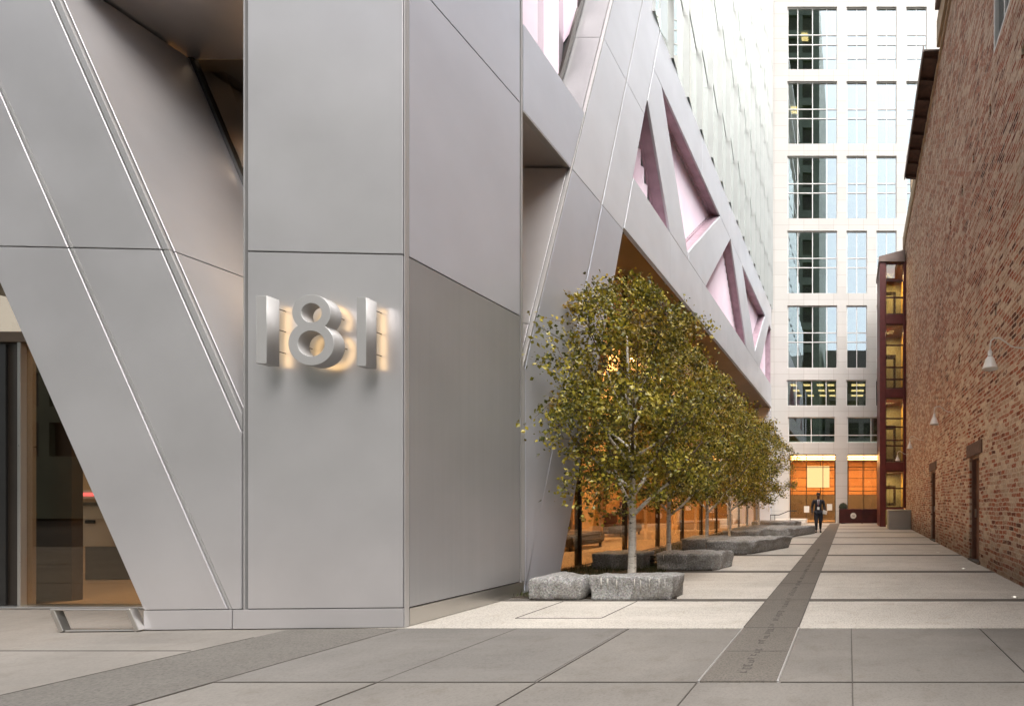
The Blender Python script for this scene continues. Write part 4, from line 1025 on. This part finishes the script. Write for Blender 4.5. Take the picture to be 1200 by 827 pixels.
for (a, b), tt in zip(gl, trs):
    bm = B(); z0, z1 = rz(b)+.02, rz(a)-.02; zz = sorted([z0+.04, z1-.04] + [v for q in tt for v in (rz(q)-.035, rz(q)+.035)]); xa, xb = x1+.01, rx(1059)-.01
    holed(bm, xa, xb, z0, z1, [(xa+.03, xb-.03, zz[j], zz[j+1]) for j in range(0, len(zz), 2)], lambda u, v: V(u, YR+.05, v), (0, .07, 0)); w = obj('window', bm, M['red_dark'], RB)
    obj('pane', bbox(xa+.02, xb-.02, YR+.075, YR+.09, z0+.02, z1-.02), M['bay_glass'], w)
    wb = B(); xm = xa + (xb-xa)*.68; holed(wb, xa-.1, xm, z0+.1, z0 + (z1-z0)*.62, [(xa+.02, xm-.14, z0+.25, z0+(z1-z0)*.55)], lambda u, v: V(u, YR+1.2, v), (0, .05, 0)); obj('inner_frame', wb, M['bronze_dark'], w)
    obj('landing', bbox(x1, rx(1064), YR+.16, 29.1, z1+.0, z1+.2), M['red'], RB)
obj('back_wall', bbox(x1, 3.3, 28.9, 29.1, 0, rz(309)), M['bay_back'], RB)
obj('inner_wall', bbox(3.12, 3.3, 27.9, 28.9, 0, rz(309)), M['gold_wall'], RB)
area('bay_lamp', (2.3, 27.7, rz(312)), .5, 60, (1., .72, .35)); 
for (a, b) in gl[1:]: area('bay_lamp', (2.3, 27.7, rz(a)-.1), .5, 45, (1., .72, .35))
SBX = thing('steel_box', 'square grey steel box standing at the foot of the red bay', 'planter', (2.55, 24.4, 0))
obj('box_body', bbox(X(1041.5, 24.1), X(1067.5, 24.1), 24.1, 25.2, 0, .93, .012), M['box_steel'], SBX)
obj('box_rim', bbox(X(1041, 24.1), X(1068, 24.1), 24.07, 25.23, .932, .97, .006), M['box_steel'], SBX)
# dark red gate with round white emblem
YGt = 30.15
GT = thing('red_gate', 'low dark red gate with a round white emblem before the tower lobby', 'gate', (.6, YGt, 0))
def gxp(px): return X(px, YGt)
for a, b in ((983.3, 1010), (1010.6, 1030)): obj('gate_leaf', bbox(gxp(a), gxp(b), YGt, YGt+.08, .03, Z(596, YGt), .01), M['red_dark'], GT)
obj('gate_post', bbox(gxp(1009.6), gxp(1011), YGt-.04, YGt-.002, 0, Z(597, YGt), .01), M['red_dark'], GT)
bm = B(); rg = lathe(bm, [(.185, .0), (.185, .02), (.175, .024)], 32); bm.faces.new(rg[-1]); bmesh.ops.rotate(bm, verts=bm.verts, cent=(0,0,0), matrix=Matrix.Rotation(rad(90), 3, 'X'))
bmesh.ops.translate(bm, verts=bm.verts, vec=(gxp(1000), YGt-.002, Z(604, YGt))); em = obj('emblem', bm, M['emblem'], GT)
cu = bpy.data.curves.new('t', 'FONT'); cu.body = 're'; cu.size = .22; cu.align_x = 'CENTER'; cu.align_y = 'CENTER'; cu.extrude = .002
tmp = bpy.data.objects.new('t', cu); COL.objects.link(tmp); me = bpy.data.meshes.new_from_object(tmp.evaluated_get(bpy.context.evaluated_depsgraph_get())); bpy.data.objects.remove(tmp); me.materials.clear()
me.transform(Matrix.Translation((gxp(1000), YGt-.03, Z(604, YGt))) @ Matrix.Rotation(rad(90), 4, 'X')); new_obj('emblem_letters', me, M['emblem_ink'], em)
TP = thing('topiary_ball', 'clipped dark green ball shrub in a pot behind the red gate', 'shrub', (X(988, 30.5), 30.5, 0), world=False)
bm = B(); rr = random.Random(9)
for _ in range(1400):
    d = V(rr.gauss(0, 1), rr.gauss(0, 1), rr.gauss(0, 1)).normalized(); p = d*rr.uniform(.19, .27) + V(0, 0, 1.03); s = d.cross(V(rr.gauss(0, 1), rr.gauss(0, 1), 1)).normalized()*.03; u = d.cross(s).normalized()*.03 + d*.015
    bm.faces.new([bm.verts.new(p-s), bm.verts.new(p+u), bm.verts.new(p+s), bm.verts.new(p-u)])
obj('foliage', bm, M['leaf_ball'], TP, recalc=False)
bm = B(); tube(bm, [V(0,0,.5), V(0,0,1.0)], .025, 6); obj('stem', bm, M['bark'], TP)
bm = B(); lathe(bm, [(.001, 0), (.15, 0), (.22, .5), (.24, .52), (.2, .52), (.001, .48)], 16); obj('pot', bm, M['black'], TP)

# ---------------------------------------------------------------- across the street (behind the camera)
def block(label, x0, x1, y0, y1, h, mw, fl, bay):
    o = thing('street_building', label, 'building', ((x0+x1)/2, y1, 0), 'buildings across the street')
    hs = []; nx = int((x1-x0-1)/bay); nz = int((h-6)/fl)
    for i in range(nx):
        for j in range(nz): hs.append((x0+.8+i*bay, x0+.8+i*bay+bay*.72, 5+j*fl, 5+j*fl+fl*.68))
    bm = B(); holed(bm, x0, x1, 0, h, hs, lambda u, v: V(u, y1, v), (0, -.3, 0)); obj('wall', bm, mw, o)
    obj('glazing', bbox(x0+.1, x1-.1, y1-.6, y1-.31, 0, h-.1), M['bronze_dark'], o)
    obj('building_body', bbox(x0, x1, y0, y1-.61, 0, h), mw, o)
    return o
M['opp_dark'] = simple('dark_green_curtain_wall', (.17, .19, .14), .5, .1, .25, .3)
M['opp_stone'] = simple('grey_street_stone', (.24, .21, .18), .8, 0, .15, .2)
block('dark low block added across the street so the front brace reflects dark', -110, -43, -46, -26, 48, M['opp_dark'], 4.0, 3.0)  # added behind the camera to darken what the front brace mirrors
block('tall dark office tower across the street, seen only as a reflection', -23, -5.0, -44, -20, 88, M['opp_dark'], 3.8, 2.4)
block('grey stone block across the street, seen only as a reflection', -4.4, 40, -46, -30, 30, M['opp_stone'], 4.2, 3.2)

# ---------------------------------------------------------------- people
def skin_mesh(name, verts, edges, radii, mat, parent, root=0, sub=2):
    me = bpy.data.meshes.new(name); me.from_pydata([tuple(v) for v in verts], edges, []); me.update()
    o = bpy.data.objects.new('tmp_skin', me); COL.objects.link(o)
    sm = o.modifiers.new('s', 'SKIN'); sm.use_smooth_shade = True; sm.branch_smoothing = .6
    for i, r in enumerate(radii):
        sv = me.skin_vertices[0].data[i]; sv.radius = r if isinstance(r, tuple) else (r, r); sv.use_root = (i == root)
    if sub: su = o.modifiers.new('d', 'SUBSURF'); su.levels = sub; su.render_levels = sub
    dg = bpy.context.evaluated_depsgraph_get(); dg.update()
    out = bpy.data.meshes.new_from_object(o.evaluated_get(dg)); bpy.data.objects.remove(o); out.materials.clear()
    for p in out.polygons: p.use_smooth = True
    return new_obj(name, out, mat, parent)
def hand(vs, es, rs, wrist_i, dirv, side, fwd):
    """palm, four fingers and a thumb grown from the wrist vertex"""
    w = Vector(vs[wrist_i]); d = Vector(dirv).normalized(); f = Vector(fwd).normalized()
    def add(p, r, par): vs.append(p); rs.append(r); es.append((par, len(vs)-1)); return len(vs)-1
    palm = add(w + d*.05, (.034, .018), wrist_i); kn = add(w + d*.085, (.036, .014), palm)
    for k, L in ((-1.5, .062), (-.5, .078), (.5, .074), (1.5, .056)):
        a = add(w + d*.10 + f*k*.017, .0085, kn); b = add(w + d*(.10+L*.5) + f*k*.019 + V(-side*.010, 0, 0), .008, a); add(w + d*(.10+L) + f*k*.019 + V(-side*.03, 0, 0), .0065, b)
    t1_ = add(w + d*.05 + f*.042, .010, palm); add(w + d*.095 + f*.058 + V(-side*.012, 0, 0), .008, t1_)
def walker(loc, rot, label, suit, skin, hairm, scale=1., coat=False, group=None):
    o = thing('person', label, 'person', loc, world=False); o.rotation_euler = (0, 0, rot); o.scale = (scale*1.13, scale*1.08, scale)
    # faces local -Y; right leg (x<0 side in picture left) back
    vs = [V(0,0,.96), V(0,.0,1.10), V(0,.0,1.26), V(0,.01,1.40), V(0,0,1.49), V(0,-.015,1.555), V(0,-.02,1.625), V(0,-.012,1.70), V(0,-.005,1.755)]
    rs = [(.135,.10), (.125,.095), (.15,.105), (.16,.10), (.07,.065), (.052,.055), (.066,.082), (.074,.092), (.045,.055)]
    es = [(i, i+1) for i in range(8)]
    def add(p, r, par): vs.append(V(*p)); rs.append(r); es.append((par, len(vs)-1)); return len(vs)-1
    add((0, -.118, 1.655), .012, 6)                                          # nose
    add((.078, 0, 1.66), .014, 6); add((-.078, 0, 1.66), .014, 6)            # ears
    arms = {}
    for s, ey, wy in ((-1, .06, -.02), (1, .03, -.10)):
        a = add((s*.175, 0, 1.43), .062, 3); b = add((s*.215, .02, 1.28), .050, a); c = add((s*.245, ey, 1.13), .042, b); d = add((s*.255, (ey+wy)/2, 1.0), .036, c); w = add((s*.25, wy, .87), .026, d)
        hand(vs, es, rs, w, (0, -.15, -1), s, (0, -1, 0)); arms[s] = (b, c, w)
    for s, ky, ay, az in ((-1, -.10, -.10, .10), (1, -.02, .16, .13)):
        h = add((s*.085, 0, .90), .098, 0); t = add((s*.088, ky*.6, .70), .082, h); k = add((s*.085, ky, .50), .060, t); c = add((s*.083, (ky+ay)/2+.02, .33), .052, k); an = add((s*.08, ay, az), .036, c)
        fo = add((s*.085, ay-.07, az-.06), .036, an); add((s*.09, ay-.17, az-.07 if s < 0 else .03), .028, fo)
    skin_mesh('body', vs, es, rs, skin, o)
    # clothes: slightly larger shells over the same skeleton
    def shell(name, idx, grow, mat, extra=()):
        mp = {i: k for k, i in enumerate(idx)}; v2 = [vs[i] for i in idx]; r2 = [tuple(q*grow+.008 for q in (rs[i] if isinstance(rs[i], tuple) else (rs[i], rs[i]))) for i in idx]
        e2 = [(mp[a], mp[b]) for a, b in es if a in mp and b in mp]
        return skin_mesh(name, v2, e2, r2, mat, o)
    A = list(range(12, len(vs)))
    a0 = 12; hn = 5 + 2 + 12 + 2
    armL = [a0, a0+1, a0+2, a0+3, a0+4]; a1 = a0 + 5 + 2 + 12 + 2; armR = [a1+i for i in range(5)]
    legs0 = a1 + 21; lg = list(range(legs0, legs0+5)); lg2 = list(range(legs0+7, legs0+12))
    shell('jacket' if not coat else 'coat', [0, 1, 2, 3, 4] + armL + armR, 1.06, suit)
    hem = B(); lathe(hem, [(.150, 1.05), (.152, .95), (.160, .84), (.155, .80), (.10, .80)] if not coat else [(.150, 1.05), (.17, .9), (.21, .62), (.205, .56), (.1, .56)], 20)
    for v in hem.verts: v.co.y *= .74
    obj('jacket_skirt' if not coat else 'coat_skirt', hem, suit, o)
    if not coat: shell('trousers', [0] + lg + lg2, 1.10, suit)
    for s, i in ((-1, legs0+5), (1, legs0+12)):
        p, q = vs[i], vs[i+1]; bm = B(); tube(bm, [p + V(0, .10, -.01), p + V(0, .03, -.005), q + V(0, .0, -.0), q + V(0, -.05, -.01)], [.036, .044, .040, .022], 10); obj('shoe', bm, M['shoe'], o)
    bm = B(); r = lathe(bm, [(.078, 1.665), (.084, 1.70), (.080, 1.745), (.055, 1.785), (.02, 1.80), (.001, 1.802)], 16)
    for v in bm.verts: v.co.y = v.co.y*1.18 + .012 + (.012 if v.co.z < 1.70 else 0)
    obj('hair', bm, hairm, o, smooth=True)
    for s in (-1, 1):
        bm = B(); bmesh.ops.create_icosphere(bm, subdivisions=1, radius=.011, matrix=Matrix.Translation((s*.031, -.088, 1.672))); obj('eye', bm, M['hair'], o)
    bm = B(); box(bm, -.022, .022, -.098, -.085, 1.60, 1.606); obj('mouth', bm, M['tie'], o)
    return o
man = walker((X(959, 21.75), 21.75, .0), .06, 'man in dark navy suit and white shirt walking up the paving strip', M['suit'], M['skin'], M['hair'], 1.0)
bm = B(); prism(bm, [V(-.05, -.128, 1.47), V(.05, -.128, 1.47), V(.012, -.150, 1.17), V(-.012, -.150, 1.17)], (0, .03, 0)); obj('shirt_front', bm, M['shirt'], man)
bm = B(); prism(bm, [V(-.014, -.152, 1.46), V(.014, -.152, 1.46), V(.020, -.166, 1.2), V(0, -.166, 1.16), V(-.020, -.166, 1.2)], (0, .02, 0)); obj('tie', bm, M['tie'], man)
bm = bbox(-.045, .045, -.172, -.165, 1.02, 1.14); obj('badge', bm, M['paper'], man)
pp = bbox(-.015, .015, -.11, .11, -.08, .08); pob = obj('paper_sheets', pp, M['paper']); pob.location = (X(959, 21.75)+.30, 21.62, .90); pob.rotation_euler = (0.2, 0, rad(55)); tag(pob, 'white papers carried in the suited man\'s lowered hand', 'papers')
walker((X(724.5, 27.), 27., .02), .5, 'woman in purple coat seen through the bronze lobby glass', M['purple'], M['skin_light'], M['hair'], .92, coat=True)
# lobby furniture
for i, (x, y, lab) in enumerate(((-8.2, 14.2, 'dark upholstered lobby bench nearest the slanting metal brace, behind glass'), (-9.3, 19.5, 'dark upholstered lobby bench farther inside, behind the second birch'))):
    s = thing('lobby_bench', lab, 'bench', (x, y, .015), 'dark benches inside the lobby', world=False)
    obj('seat', bbox(-.6, .6, -.9, .9, .12, .46, .05, 3), M['bronze_dark'], s); obj('backrest', bbox(-.62, -.42, -.9, .9, .465, .85, .05, 3), M['bronze_dark'], s)
    for ax in (-.5, .5):
        for ay in (-.8, .8): obj('leg', bbox(ax-.03, ax+.03, ay-.03, ay+.03, 0, .118), M['black'], s)

# ---------------------------------------------------------------- camera, light, view
cam = bpy.data.cameras.new('camera'); co = bpy.data.objects.new('camera', cam); COL.objects.link(co)
co.location = (0, 0, H); co.rotation_euler = (rad(90), 0, 0)
cam.sensor_width = 36; cam.sensor_fit = 'HORIZONTAL'; cam.lens = 36*F/1200
cam.shift_x = (600 - CX)/1200; cam.shift_y = (CY - 413.5)/1200; cam.clip_end = 3000; cam.clip_start = .05
SC.camera = co
EL, AZ = rad(60), rad(146)                      # sun high behind the camera, a little to the left
sd = V(math.sin(AZ)*math.cos(EL), math.cos(AZ)*math.cos(EL), math.sin(EL))
w = bpy.data.worlds.new('World'); SC.world = w; w.use_nodes = True; nt = w.node_tree; nt.nodes.clear()
sky = nt.nodes.new('ShaderNodeTexSky'); sky.sky_type = 'NISHITA'; sky.sun_disc = False; sky.sun_elevation = EL; sky.sun_rotation = AZ; sky.air_density = 1.; sky.dust_density = 4.; sky.ozone_density = 1.
hs_ = nt.nodes.new('ShaderNodeHueSaturation'); hs_.inputs['Saturation'].default_value = .28
bg = nt.nodes.new('ShaderNodeBackground'); bg.inputs[1].default_value = .15; wo = nt.nodes.new('ShaderNodeOutputWorld')
nt.links.new(sky.outputs[0], hs_.inputs['Color']); nt.links.new(hs_.outputs[0], bg.inputs[0]); nt.links.new(bg.outputs[0], wo.inputs[0])
sl = bpy.data.lights.new('sun', 'SUN'); sl.energy = 1.4; sl.angle = rad(40); sl.color = (1., .95, .88)
so = bpy.data.objects.new('sun', sl); COL.objects.link(so); so.rotation_euler = (-sd).to_track_quat('-Z', 'Y').to_euler(); so.location = (0, -5, 30)
vs_ = SC.view_settings; SC.display_settings.display_device = 'sRGB'; vs_.view_transform = 'Standard'; vs_.look = 'None'; vs_.gamma = 1; vs_.use_curve_mapping = False; vs_.exposure = 1.3
cy = SC.cycles; cy.max_bounces = 8; cy.diffuse_bounces = 4; cy.glossy_bounces = 4; cy.transparent_max_bounces = 16; cy.sample_clamp_indirect = 6; cy.use_denoising = True; cy.caustics_reflective = False; cy.caustics_refractive = False
for o in list(bpy.data.objects):
    if '_w' in o: del o['_w']
